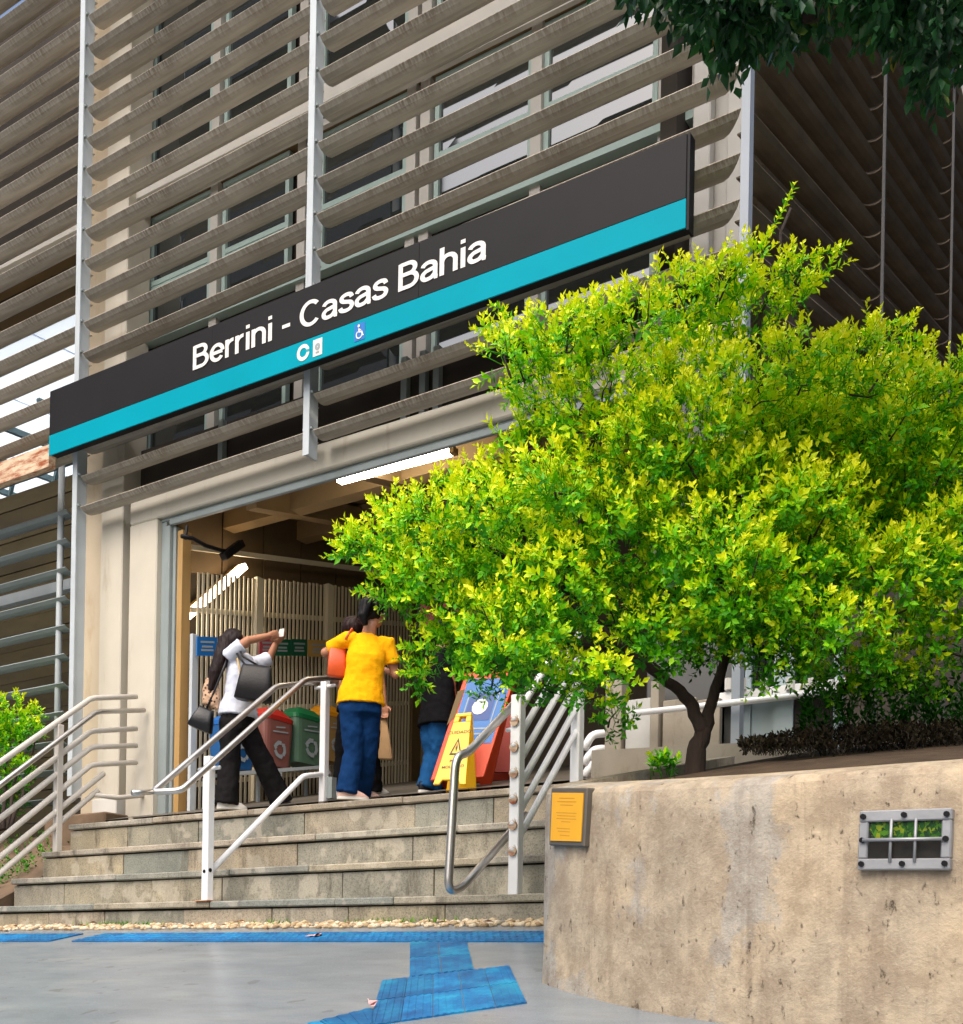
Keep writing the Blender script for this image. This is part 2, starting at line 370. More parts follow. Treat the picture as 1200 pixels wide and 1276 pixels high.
# ------------------------------------------------------------------ tactile paving
tp = thing('tactile_paving', 'weathered blue tactile paving with long strip, stem and wide pad', 'tactile paving', onG(560, 1210))
def dome_tile(w_, h_):
    m_ = MB(); m_.box(0, w_, 0, h_, -.01, .008)
    for i in range(5):
        for j in range(4):
            c = V(((i + .5)*w_/5, (j + .5)*h_/4, .008)); r = w_/14
            m_.add([c+V((-r,-r,0)), c+V((r,-r,0)), c+V((r,r,0)), c+V((-r,r,0)), c+V((-r*.5,-r*.5,.005)), c+V((r*.5,-r*.5,.005)), c+V((r*.5,r*.5,.005)), c+V((-r*.5,r*.5,.005))],
                   [(4,5,6,7),(0,1,5,4),(1,2,6,5),(2,3,7,6),(3,0,4,7)])
    return m_.mesh('dome_tile', C['tact'])
ya, yb = onG(400, 1174).y, onG(400, 1163).y
gt = math.atan(GS); hh = (yb - ya)/math.cos(gt); dt = dome_tile(.25, hh)
tilt = Matrix.Rotation(gt, 3, 'X')
k = 0; x = -14.0
while x < -3.0:
    if not (-7.33 < x < -7.1):
        link('dome_tile', dt, tp, (x, ya, ground(ya) + .001), tilt)
    x += .2535
def ridge_patch(P00, P10, P11, P01, nu, nv, along):   # quad on the ground cut into ribbed tiles
    up = V((0, -GS, 1)).normalized()
    def at(u, v_): return P00*(1-u)*(1-v_) + P10*u*(1-v_) + P11*u*v_ + P01*(1-u)*v_
    for i in range(nu):
        for j in range(nv):
            g = .012
            u0, u1 = (i + g)/nu, (i + 1 - g)/nu; v0, v1 = (j + g)/nv, (j + 1 - g)/nv
            m_ = MB(); q = [at(u0,v0), at(u1,v0), at(u1,v1), at(u0,v1)]
            m_.hexa([p - up*.01 for p in q] + [p + up*.007 for p in q])
            for r in range(4):
                a, b = (r + .25)/4, (r + .7)/4
                if along: q = [at(u0+(u1-u0)*a, v0), at(u0+(u1-u0)*b, v0), at(u0+(u1-u0)*b, v1), at(u0+(u1-u0)*a, v1)]
                else: q = [at(u0, v0+(v1-v0)*a), at(u1, v0+(v1-v0)*a), at(u1, v0+(v1-v0)*b), at(u0, v0+(v1-v0)*b)]
                m_.hexa([p + up*.0065 for p in q] + [p + up*.0095 for p in q])
            m_.build('ribbed_tile', C['tact'], tp)
ridge_patch(onG(510,1219), onG(591,1209), onG(582,1174.5), onG(511,1174.5), 2, 2, True)
ridge_patch(onG(459,1280), onG(657,1251), onG(635,1204.5), onG(476,1223), 5, 2, True)
ridge_patch(onG(250,1310), onG(330,1318), onG(470,1276), onG(464,1257), 1, 3, False)
# scraps of litter on the strip
for (px, py, s, lb) in ((392, 1168.5, .09, 'crumpled pink and white wrapper lying on the blue strip'), (460, 1258, .05, 'small torn scrap at the end of the ribbed blue path')):
    p = onG(px, py); m_ = MB(); r2 = random.Random(px)
    pts = [p + V((r2.uniform(-s, s), r2.uniform(-s*.7, s*.7), 0)) for _ in range(9)]
    pts = [V((q.x, q.y, ground(q.y) + .012 + r2.uniform(.0, .03))) for q in pts]
    m_.add(pts, [(0,1,2),(1,3,2),(2,3,4),(4,3,5),(5,6,4),(6,7,5),(7,8,6)])
    tag(m_.build('litter', MAT('wrapper', lin((214,170,170)), .5, .3, 30)), lb, 'litter')

# ================================================================== planter
PC, PR = V((-.46, 6.85, 0)), 3.17
def ptop(y): return 2.43 + .227*(y - 4.4)
A0 = math.atan2(4.40 - PC.y, -2.43 - PC.x)
angs = [A0 + i*math.radians(3) for i in range(0, 34)]
outer = [V((PC.x + PR*math.cos(a), PC.y + PR*math.sin(a), 0)) for a in angs]
# rounded return at the left end, running back beside the steps
ret = [V((-2.66, 6.9, 0)), V((-2.62, 5.9, 0)), V((-2.57, 5.0, 0)), V((-2.535, 4.62, 0)), V((-2.51, 4.5, 0)), V((-2.475, 4.435, 0))]
outer = ret + outer
TH = .17
inner = []
for i, p in enumerate(outer):
    a, b = outer[max(0, i-1)], outer[min(len(outer)-1, i+1)]; d = (b - a).normalized(); inner.append(p + V((-d.y, d.x, 0))*TH)
planter = thing('planter', 'large curved raw concrete planter with stained face beside the steps', 'planter', (-1.45, 4.6, ground(4.6)))
mb = MB(); rings = []
NZ = 14
for p, q in zip(outer, inner):
    z1, z1i = ptop(p.y), ptop(q.y); z0 = ground(p.y) - .25
    ring = [V((p.x, p.y, z0 + (z1 - .03 - z0)*k/NZ)) for k in range(NZ + 1)]
    ring += [V((p.x, p.y, z1 - .012)) + (q - p).normalized()*.012, V((p.x, p.y, z1)) + (q-p).normalized()*.03, V((q.x, q.y, z1i)), V((q.x, q.y, z0))]
    rings.append(ring)
mb.loft(rings, caps=True)
for i, p in enumerate(mb.v):
    q = V(p); d = noise.noise(q*5)*.006 + noise.noise(q*16)*.003; r = V((q.x - PC.x, q.y - PC.y, 0)).normalized(); mb.v[i] = tuple(q + r*d)
mb.build('planter_wall', C['planter'], planter, smooth=False)
for pl in bpy.data.meshes['planter_wall'].polygons: pl.use_smooth = abs(pl.normal.z) < .3
mb = MB(); pts = [V((p.x, p.y, 0)) for p in inner] + [V((2.6, 7.2, 0)), V((-2.5, 7.2, 0))]
# soil heaped towards the back
cen = V((-.9, 6.2, ptop(6.2) - .02)); rim = [V((p.x, p.y, ptop(p.y) - .05)) for p in pts]
mid = [r.lerp(cen, .4) + V((0, 0, .03 + noise.noise(r*3)*.03)) for r in rim]; k = len(rim)
mb.add(rim + mid + [cen], [(i, (i+1) % k, (i+1) % k + k, i + k) for i in range(k)] + [(i + k, (i+1) % k + k, 2*k) for i in range(k)])
mb.build('soil', C['soil'], planter, smooth=True)

def wall_frame(px0, py0, px1, py1, px2, py2, px3, py3):
    """corners (tl, tr, br, bl) seen in the picture -> points on the planter's round face"""
    out = []
    for px, py in ((px0,py0),(px1,py1),(px2,py2),(px3,py3)):
        r = ray(px, py); o = V((CAM.x - PC.x, CAM.y - PC.y)); d = V((r.x, r.y)); a = d.dot(d); b = o.dot(d); c_ = o.dot(o) - PR*PR
        disc = b*b - a*c_; t = (-b - math.sqrt(max(0, disc)))/a; out.append(CAM + r*t)
    return out
def plate(fr, inset, off, th):
    tl, tr, br, bl = fr; u = (tr - tl).normalized(); nrm = (bl - tl).cross(tr - tl).normalized()
    if nrm.y > 0: nrm = -nrm
    v_ = (bl - tl).normalized()
    q = [tl + (u + v_)*inset, tr + (v_ - u)*inset, br - (u + v_)*inset, bl + (u - v_)*inset]
    return [p + nrm*off for p in q], [p + nrm*(off + th) for p in q], nrm, u, v_
# yellow plaque
fr = wall_frame(693, 982, 738, 982, 734, 1056, 690, 1054)
pq = thing('wall_plaque', 'yellow plaque in a grey metal frame on the planter', 'plaque', (fr[2] + fr[3])/2)
b, f_, nr, u, v_ = plate(fr, 0, -.03, .055)
MB().hexa(b + f_).build('frame', MAT('plaque_frame', lin((98,92,84)), .5, .1, 5, .05, metal=.3), pq, bev=.006)
b, f_, nr, u, v_ = plate(fr, .022, .0252, .004); MB().hexa(b + f_).build('panel', MAT('plaque_yellow', lin((236,172,28)), .4, .06, 6, .02), pq)
mb = MB(); W_ = (f_[1] - f_[0]).length; H_ = (f_[3] - f_[0]).length
for k, (a, l) in enumerate(((.1,.5),(.17,.62),(.24,.42),(.4,.66),(.46,.6),(.52,.64),(.58,.3),(.72,.6),(.78,.5),(.86,.36))):
    p = f_[0] + nr*.001 + v_*H_*a + u*W_*(1-l)/2; mb.add([p, p + u*W_*l, p + u*W_*l + v_*.004, p + v_*.004], [(0,1,2,3)])
mb.build('small_print', MAT('plaque_print', lin((206,146,30)), .5, 0, 1, 0), pq)
# glazed hatch
fr = wall_frame(1075, 1012, 1190, 1008, 1186, 1083, 1072, 1085)
hat = thing('glazed_hatch', 'small six pane window bolted to the planter wall', 'window', (fr[2] + fr[3])/2)
tl, tr, br, bl = fr; u = (tr - tl).normalized(); v_ = (bl - tl).normalized(); nr = (bl - tl).cross(tr - tl).normalized()
if nr.y > 0: nr = -nr
W_, H_ = (tr - tl).length, (bl - tl).length
hm = MAT('hatch_metal', lin((158,160,164)), .5, .1, 8, .1, metal=.5, dirt=(lin((110,92,80)), 9, (1,1,1), .6, .6))
def P(a, b_, o): return tl + u*W_*a + v_*H_*b_ + nr*o
mb = MB()
for (a0, a1, b0, b1) in ((0,1,0,.19),(0,1,.81,1),(0,.105,.19,.81),(.895,1,.19,.81)):
    mb.hexa([P(a0,b0,-.01),P(a1,b0,-.01),P(a1,b1,-.01),P(a0,b1,-.01),P(a0,b0,.03),P(a1,b0,.03),P(a1,b1,.03),P(a0,b1,.03)])
mb.build('frame', hm, hat, bev=.004)
mb = MB()
for a in (.365, .63): mb.tube([P(a,.15,.033), P(a,.87,.033)], .005, 6)
mb.tube([P(.06,.5,.038), P(.92,.5,.038)], .006, 6); mb.build('bar', hm, hat, smooth=True)
for a, b_ in ((.05,.1),(.5,.09),(.95,.1),(.05,.5),(.95,.5),(.05,.9),(.5,.9),(.95,.9)):
    MB().tube([P(a,b_,.028), P(a,b_,.04)], .009, 8).build('bolt', C['black'], hat)
gl = NT('hatch_glass'); gl.color((.03,.04,.04)); gl.set(.04, ior=1.6)
gl.b.inputs['Transmission Weight'].default_value = .0
tr_ = gl.n('ShaderNodeBsdfTransparent'); mx = gl.n('ShaderNodeMixShader'); mx.inputs[0].default_value = .75
gl.l(gl.b.outputs[0], mx.inputs[1]); gl.l(tr_.outputs[0], mx.inputs[2]); gl.l(mx.outputs[0], gl.t.nodes['Material Output'].inputs['Surface'])
for i in range(3):
    for j in range(2):
        a0, a1 = .107 + .789*i/3, .104 + .789*(i+1)/3; b0, b1 = .193 + .614*j/2, .19 + .614*(j+1)/2
        MB().hexa([P(a0,b0,.018),P(a1,b0,.018),P(a1,b1,.018),P(a0,b1,.018),P(a0,b0,.022),P(a1,b0,.022),P(a1,b1,.022),P(a0,b1,.022)]).build('pane', gl.mat, hat)
mb = MB(); mb.add([P(.1,.18,.0105),P(.9,.18,.0105),P(.9,.82,.0105),P(.1,.82,.0105)], [(0,1,2,3)])
mb.build('backing', MAT('hatch_soil', lin((58,44,34)), .9, .5, 30, 0), hat)
mb = MB()
for k in range(330):
    a, b_ = rng.uniform(.12, .88), rng.uniform(.2, .46); c = P(a, b_, .0115 + rng.random()*.005); an = rng.uniform(0, 6.28); s = rng.uniform(.008, .019)
    d = (u*math.cos(an) + v_*math.sin(an))*s; e = (u*-math.sin(an) + v_*math.cos(an))*s*.5
    mb.add([c - d, c + e, c + d, c - e], [(0,1,2,3)], tone=rng.choice([.05,.1,.2,.3,.4,.5,.7,.9]))
mb.build('leaves_behind_glass', C['leafgold'], hat)
# ================================================================== station building
YF = 7.4                              # front line of the louvre screen
XP = [onY(101, 200, 7.38).x, onY(388, 200, 7.38).x, onY(931, 150, 7.4).x]   # post lines; the last is the corner
bld = thing('station_building', 'concrete station building behind a screen of tan horizontal louvres', 'building', (-6, 8.5, 2.9))
def zk(k): return 1.6 + 9.25 - .3094*k
PROF = [(0, 0), (.035, -.030), (.085, -.044), (.135, -.038), (.19, -.012), (.19, 0), (.135, -.024), (.085, -.030), (.04, -.017), (.006, .010)]
def blade_mesh(L, mat, mitre=0.):
    m_ = MB(); m_.loft([[V((0, y, z)) for y, z in PROF][::-1], [V((L - mitre*y, y, z)) for y, z in PROF][::-1]])
    return m_.mesh('louvre_blade', mat, False)
bays = [(-16.0, XP[0] - .05, range(-5, 14)), (XP[0] + .05, XP[1] - .05, range(-5, 16)), (XP[1] + .05, XP[2] - .04, range(-2, 16))]
for bi, (a, b, ks) in enumerate(bays):
    me = blade_mesh(b - a, C['blade'], 1. if bi == 2 else 0)
    for k in ks:
        L = rng.uniform(-.004, .004)
        rot = Matrix.Rotation(-.011, 3, 'Y') @ Matrix.Rotation(rng.uniform(-.012, .012), 3, 'X')
        link('louvre_blade', me, bld, (a, YF + rng.uniform(-.004, .004), zk(k) + L + .011*(a - XP[0])), rot)
# posts: flat fin in front, web behind
for x, z0, z1 in ((XP[0], 3.3, 12.6), (XP[1], 6.03, 12.6)):
    m_ = MB(); m_.box(x - .034, x + .034, YF - .03, YF - .018, z0, z1); m_.box(x - .012, x + .012, YF - .0175, YF + .11, z0, z1)
    m_.build('louvre_post', C['post'], bld)
    for k in range(-5, 16):
        zq = zk(k) + .011*(x - XP[0])
        if zq > z0 + .1:
            MB().box(x - .052, x + .052, YF - .016, YF + .012, zq + .012, zq + .03).build('blade_bracket', C['jamb'], bld)
m_ = MB(); m_.box(XP[2] - .03, XP[2] + .03, YF - .03, YF + .05, 2.9, 12.6); m_.build('corner_post', C['post_grey'], bld)
# concrete columns behind the screen
cx = onY(105, 700, 7.68).x; cx2 = onY(125, 700, 7.68).x
cx3 = onY(152, 700, 7.68).x
m_ = MB(); m_.box(cx2, cx3, 7.68, 7.98, 3.3, 12.6); m_.build('column', C['wall'], bld, bev=.01)
m_ = MB(); m_.box(cx - .1, cx2 - .003, 7.76, 7.98, 2.95, 12.6); m_.build('column_cheek', C['column'], bld, bev=.01)
m_ = MB(); m_.box(cx2 - .02, cx3 + .02, 7.64, 8.0, 2.9, 3.3); m_.build('column_base', C['white'], bld, bev=.01)
p = onY(163, 1000, 7.3); m_ = MB(); m_.box(cx - .1, -9.0, 7.32, 7.62, 2.7, 3.1); m_.build('plinth', C['bank'], bld, bev=.015)
for (pa, pb) in ((862, 884), (905, 925)):
    xa, xb = onY(pa, 200, 7.9).x, onY(pb, 200, 7.9).x
    m_ = MB(); m_.box(xa, xb, 7.9, 8.0, 2.9, 12.6); m_.build('column', C['white'], bld, bev=.01)
# white slab edge
zs = onY(386, 125, 7.78).z
MB().box(-16, -3.0, 7.78, 8.6, zs - .085, zs + .085).build('slab_edge', C['white'], bld)
zd = onY(380, 166, 7.88).z
MB().box(-16, -3.0, 7.865, 7.91, zd - .03, zd + .03).build('slab_drip', C['framew'], bld)
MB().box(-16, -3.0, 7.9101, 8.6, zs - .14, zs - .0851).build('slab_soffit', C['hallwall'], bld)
# glazing
YG = 8.06
zsill, zrail, zhead = onY(563, 279, YG).z, onY(541, 203, YG).z, zs - .14
def gx(px, py=200): return onY(px, py, YG).x
mull = [(-16.0, -12.4), (gx(114), gx(168)), (gx(193), gx(270)), (gx(284), gx(366)), (gx(404), gx(512)), (gx(546), gx(667)), (gx(681), gx(822))]
def window(x0, x1, z0, z1, rails=()):
    m_ = MB(); t = .045
    m_.box(x0, x0 + t, YG - .06, YG, z0, z1); m_.box(x1 - t, x1, YG - .06, YG, z0, z1)
    m_.box(x0 + t, x1 - t, YG - .06, YG, z0, z0 + t); m_.box(x0 + t, x1 - t, YG - .06, YG, z1 - t, z1)
    for r in rails: m_.box(x0 + t, x1 - t, YG - .058, YG - .002, r - .025, r + .025)
    w_ = m_.build('window', C['frame'], bld)
    zz = [z0 + t] + list(rails) + [z1 - t]
    for a, b in zip(zz, zz[1:]):
        dz = rng.uniform(-.012, .012)
        MB().hexa([(x0+t,YG-.03+dz,a),(x1-t,YG-.03-dz,a),(x1-t,YG-.02-dz,a),(x0+t,YG-.02+dz,a),(x0+t,YG-.03,b),(x1-t,YG-.03,b),(x1-t,YG-.02,b),(x0+t,YG-.02,b)]).build('pane', C['glass'], w_)
for i, (a, b) in enumerate(mull):
    if b - a < .2: continue
    if i: window(a, b, zsill + .03, zhead - .01, (zrail - .06, zrail))
    window(a, b, zs + .15, 12.4, (zs + 1.6,))
    if i: window(a, b, 6.46, zsill - .36)
for px in (181, 277, 385, 520, 537, 674, 833):
    x = gx(px); MB().box(x - .05, x + .05, YG - .1, YG + .06, 6.45, 12.5).build('mullion', C['framew'], bld)
MB().box(-10.0, -3.2, YG - .14, YG + .05, zsill - .05, zsill + .025).build('sill', C['frame'], bld)
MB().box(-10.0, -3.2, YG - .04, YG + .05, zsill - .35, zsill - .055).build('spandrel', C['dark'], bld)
MB().box(gx(842), gx(862), YG - .3, YG + .05, 6.45, 12.4).build('pier', C['dark'], bld)
MB().box(-3.45, -3.02, YG - .02, YG + .04, 6.45, 12.5).build('wall', C['white'], bld)
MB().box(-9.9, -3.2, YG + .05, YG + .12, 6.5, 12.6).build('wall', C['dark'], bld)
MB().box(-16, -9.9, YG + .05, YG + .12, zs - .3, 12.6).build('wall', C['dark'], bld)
MB().box(-9.95, -2.6, 7.2, 30, 12.62, 12.9).build('roof', C['wall'], bld)
# door surround: beam and jamb, with folded metal channel
Y1 = 7.66
zt, zb = onY(400, 552, Y1).z, onY(420, 580, Y1).z
x0, x1 = onY(159, 800, Y1).x, onY(193, 800, Y1).x
m_ = MB(); m_.box(x0, -2.75, Y1, 7.76, zb, zt); m_.build('door_beam', C['wall'], bld, bev=.012)
m_ = MB(); m_.box(x0, x1, Y1, 8.05, 2.9, zb - .003); m_.build('door_jamb', C['wall'], bld, bev=.012)
m_ = MB(); m_.box(x1 + .002, -3.6, Y1 + .05, 7.76, zb - .03, zb - .003); m_.box(x1 + .14, -3.6, Y1 + .03, Y1 + .07, zb - .09, zb - .032)
m_.build('head_channel', C['jamb'], bld, bev=.006)
m_ = MB(); m_.box(x1 + .002, x1 + .07, Y1 + .06, 7.95, 2.9, zb - .033); m_.box(x1 + .072, x1 + .15, Y1 + .03, Y1 + .1, 2.9, zb - .093); m_.box(x1 + .152, x1 + .19, Y1 + .07, Y1 + .13, 2.9, zb - .093)
m_.build('side_channel', C['jamb'], bld, bev=.006)
m_ = MB(); m_.box(x1 + .2, x1 + .27, Y1 + .09, Y1 + .2, 2.9, zb - .14); m_.build('timber_post', C['woodpost'], bld)
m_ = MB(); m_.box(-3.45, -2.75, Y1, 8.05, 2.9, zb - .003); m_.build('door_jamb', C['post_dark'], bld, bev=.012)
# dark gap and soffit between beam and sill
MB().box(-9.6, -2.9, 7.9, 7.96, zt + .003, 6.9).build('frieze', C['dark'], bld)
for px in (278, 505, 528, 545):
    x = onY(px, 500, 7.86).x; MB().box(x - .03, x + .03, 7.83, 7.89, zt + .003, 6.9).build('frieze_post', C['jamb'], bld)
# rusty flashing left of the sign
m_ = MB(); pz0, pz1 = onY(30, 592, 7.3).z, onY(30, 565, 7.3).z; xe = onY(61, 560, 7.3).x
m_.hexa([(-14,7.3,pz0),(xe,7.3,pz0),(xe,7.38,pz0),(-14,7.38,pz0),(-14,7.3,pz1),(xe,7.3,pz1),(xe,7.38,pz1),(-14,7.38,pz1)])
m_.build('flashing', C['rust'], bld)
# left yard behind the screen: siding, lower louvres, roof truss
for i in range(25):
    MB().box(-18, -9.75, 9.3 + (i % 2)*.012, 9.36, 2.6 + i*.21, 2.6 + i*.21 + .2).build('siding_board', C['olive'], bld)
ml = blade_mesh(4.6, C['jamb'])
for k in range(14, 25):
    xe = onY(82, 650, 7.8).x; link('louvre_blade', ml, bld, (xe - 4.6, 7.8, zk(k) - .06 + .02), Matrix.Rotation(.05, 3, 'X'))
x = onY(74, 700, 7.85).x
MB().tube([(x, 7.86, 2.9), (x, 7.86, 7.7)], .035, 8).build('screen_rod', C['post'], bld, smooth=True)
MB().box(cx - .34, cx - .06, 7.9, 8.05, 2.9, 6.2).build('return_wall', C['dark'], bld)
tm = MAT('truss_steel', lin((96,120,124)), .5, .1, 3, 0); m_ = MB()
for i in range(7):
    z = 9.2 + i*.2; m_.bar((-20, 11 + i*1.2, z), (-9.2, 11 + i*1.2, z), .08, .1)
for i in range(8):
    x = -19 + i*1.25; m_.bar((x, 11.0, 10.3), (x + .3, 22, 10.9), .07, .1); m_.bar((x, 12.5, 7.3), (x + 1.0, 12.5, 10.2), .06, .06)
m_.build('roof_truss', tm, bld)
pc = NT('polycarbonate'); pc.color((.8,.85,.86)); tr_ = pc.n('ShaderNodeBsdfTranslucent'); tr_.inputs['Color'].default_value = (.9,.95,.97,1); mx = pc.n('ShaderNodeMixShader'); mx.inputs[0].default_value = .85
pc.l(pc.b.outputs[0], mx.inputs[1]); pc.l(tr_.outputs[0], mx.inputs[2]); pc.l(mx.outputs[0], pc.t.nodes['Material Output'].inputs['Surface'])
for i in range(6):
    x = -22 + i*2.0; MB().hexa([(x,10.0,10.5),(x+1.96,10.0,10.5),(x+1.96,26,11.6),(x,26,11.6),(x,10.0,10.51),(x+1.96,10.0,10.51),(x+1.96,26,11.61),(x,26,11.61)]).build('roof_sheet', pc.mat, bld)
MB().box(-18, -9.9, 8.5, 8.6, 5.98, 6.1).build('eaves_beam', C['post'], bld)

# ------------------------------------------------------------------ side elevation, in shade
XS, BS = XP[2] + .01, .267
yA, yB = onX(1100, 250, XS).y, onX(1186, 250, XS).y
ys_ = [7.47, yA, yB, 2*yB - yA, 3*yB - 2*yA]
for i in range(4):
    L = ys_[i+1] - ys_[i] - .06; m_ = MB()
    P2 = [(-y, z) for y, z in PROF]
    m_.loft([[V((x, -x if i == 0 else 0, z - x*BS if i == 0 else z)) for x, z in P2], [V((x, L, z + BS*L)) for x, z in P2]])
    me = m_.mesh('louvre_blade', C['blade_shaded'])
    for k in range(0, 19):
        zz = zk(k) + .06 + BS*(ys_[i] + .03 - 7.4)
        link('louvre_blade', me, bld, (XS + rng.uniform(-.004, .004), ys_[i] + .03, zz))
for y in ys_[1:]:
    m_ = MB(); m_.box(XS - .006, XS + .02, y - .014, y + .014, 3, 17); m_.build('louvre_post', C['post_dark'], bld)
MB().box(-3.2, -2.95, 8.6, 28, 2.5, 17).build('side_wall', C['blade_shaded'], bld)
# ================================================================== hall inside
XH = -8.47
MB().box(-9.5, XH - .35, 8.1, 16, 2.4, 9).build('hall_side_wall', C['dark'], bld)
for i in range(9):
    y0 = 7.98 + i*.62; za, zb4 = 5.62 + FB*(y0 - 8), 5.62 + FB*(y0 + .6 - 8)
    MB().hexa([(XH-.349,y0,za),(XH-.3,y0,za),(XH-.3,y0+.6,zb4),(XH-.349,y0+.6,zb4),(XH-.349,y0,za+1.2),(XH-.3,y0,za+1.2),(XH-.3,y0+.6,zb4+1.2),(XH-.349,y0+.6,zb4+1.2)]).build('wall_board', C['wallboard'], bld)
# ceiling boards and beams (rising with the hall)
CZ = lambda y: 6.12 + FB*(y - 7.95)
for i in range(14):
    y0 = 7.77 + i*.6; m_ = MB()
    m_.hexa([(-9.4,y0,CZ(y0)+.2),(-3,y0,CZ(y0)+.2),(-3,y0+.59,CZ(y0+.59)+.2),(-9.4,y0+.59,CZ(y0+.59)+.2),(-9.4,y0,CZ(y0)+.24),(-3,y0,CZ(y0)+.24),(-3,y0+.59,CZ(y0+.59)+.24),(-9.4,y0+.59,CZ(y0+.59)+.24)])
    m_.build('ceiling_board', C['hallwood'], bld)
for i in range(6):
    y0 = 8.6 + i*1.15; MB().box(-9.4, -3.0, y0, y0 + .16, CZ(y0) - .02, CZ(y0) + .19).build('ceiling_beam', C['beam'], bld)
for x in (-7.9, -6.5, -5.0): 
    MB().bar((x, 8.1, CZ(8.1)+.05), (x, 15, CZ(15)+.05), .14, .2).build('ceiling_beam', C['beam'], bld)
# end wall with pillar and door
YE = 11.6
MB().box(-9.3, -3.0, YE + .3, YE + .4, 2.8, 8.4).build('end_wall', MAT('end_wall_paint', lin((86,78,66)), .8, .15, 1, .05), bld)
xa, xb = onY(478, 850, YE).x, onY(514, 850, YE).x
MB().box(xa, xb, YE, YE + .29, 3.0, 7.2).build('pillar', C['hallwall'], bld, bev=.01)
xc, xd = onY(518, 850, YE+.2).x, onY(566, 850, YE+.2).x
dr = MB().box(xc, xd, YE + .2, YE + .26, 3.6, onY(530, 806, YE+.2).z).build('door', MAT('door_paint', lin((120,104,76)), .6, .1, 2, .05), bld)
p = onY(526, 869, YE + .18); MB().box(p.x - .05, p.x + .05, YE + .17, YE + .198, p.z - .07, p.z + .07).build('lock_plate', C['white'], dr)
MB().tube([(p.x + .02, YE + .15, p.z), (p.x + .13, YE + .15, p.z)], .014, 8).build('handle', C['steel'], dr)
MB().box(-3.2, -3.0, 8.1, 12, 2.6, 8).build('hall_side_wall', C['hallwall'], bld)

# ================================================================== station sign
SYY = 7.2
a, b = onY(62, 488, SYY), onY(856, 165, SYY); zt_ = (a.z + b.z)/2; zb_ = (onY(62, 567, SYY).z + onY(856, 284, SYY).z)/2
zst = zb_ + (zt_ - zb_)*.315
sg = thing('station_sign', 'long black station sign with turquoise stripe and white station name', 'sign', (-6.2, SYY, zb_))
xs_ = [a.x, a.x + (b.x - a.x)*.335, a.x + (b.x - a.x)*.67, b.x]
for q0, q1 in zip(xs_, xs_[1:]):
    MB().box(q0 + .001, q1 - .001, SYY + rng.uniform(0, .0015), SYY + .1, zst, zt_).build('board', C['signblack'], sg, bev=.003)
MB().box(a.x, b.x, SYY, SYY + .012, zb_, zst - .001).build('stripe', C['signcyan'], sg, bev=.003)
MB().box(a.x + .01, b.x, SYY + .0125, SYY + .098, zb_ + .012, zst - .001).build('backing', C['black'], sg)  # black underside paints the shadow line below the stripe
m_ = MB(); m_.box(b.x + .001, b.x + .02, SYY + .012, SYY + .1, zb_ - .01, zt_ + .004); m_.build('end_cap', C['black'], sg)
m_ = MB()
for x in (-8.6, -6.9, -4.9, -3.4): m_.box(x - .03, x + .03, SYY + .101, YF - .02, zb_ + .1, zb_ + .16)
m_.build('bracket', C['jamb'], sg)
# lettering drawn as strokes
def arc(cx, cy, rx, ry, a0, a1, n=14): return [(cx + rx*math.cos(math.radians(a0 + (a1-a0)*i/n)), cy + ry*math.sin(math.radians(a0 + (a1-a0)*i/n))) for i in range(n + 1)]
def spl(pts, n=5):
    out = []; P_ = [pts[0]] + pts + [pts[-1]]
    for i in range(1, len(P_) - 2):
        for k in range(n):
            t = k/n; q = []
            for d in (0, 1):
                p0, p1, p2, p3 = (P_[i-1][d], P_[i][d], P_[i+1][d], P_[i+2][d])
                q.append(.5*((2*p1) + (-p0+p2)*t + (2*p0-5*p1+4*p2-p3)*t*t + (-p0+3*p1-3*p2+p3)*t**3))
            out.append(tuple(q))
    return out + [pts[-1]]
G = {
 'B': (.72, [[(.09,0),(.09,1)], [(.09,.935)]+arc(.36,.74,.2,.195,90,-90)+[(.09,.545)], [(.09,.065)]+arc(.39,.305,.23,.24,-90,90)+[(.09,.545)]]),
 'e': (.62, [[(.09,.37),(.53,.37)], arc(.31,.365,.235,.31,4,322,24)]),
 'r': (.40, [[(.09,0),(.09,.73)], [(.09,.4)]+arc(.33,.41,.24,.25,170,84,8)]),
 'i': (.25, [[(.12,0),(.12,.72)], [(.12,.86),(.12,1)]]),
 'n': (.62, [[(.09,0),(.09,.73)], [(.09,.42)]+arc(.3,.44,.21,.225,175,0,10)+[(.51,0)]]),
 'h': (.62, [[(.09,0),(.09,1)], [(.09,.42)]+arc(.3,.44,.21,.225,175,0,10)+[(.51,0)]]),
 '-': (.38, [[(.03,.36),(.33,.36)]]),
 ' ': (.30, []),
 'C': (.80, [arc(.4,.5,.325,.44,42,318,26)]),
 'a': (.60, [arc(.28,.5,.2,.165,168,0,9)+[(.48,.12),(.5,.06),(.56,.055)], [(.48,.42),(.33,.385)]+spl([(.2,.36),(.1,.28),(.085,.17),(.15,.075),(.25,.06),(.37,.09),(.47,.2)])]),
 's': (.56, [spl([(.47,.52),(.42,.63),(.28,.67),(.14,.62),(.105,.53),(.16,.44),(.29,.385),(.42,.33),(.475,.22),(.42,.1),(.27,.06),(.12,.1),(.065,.215)])]),
}
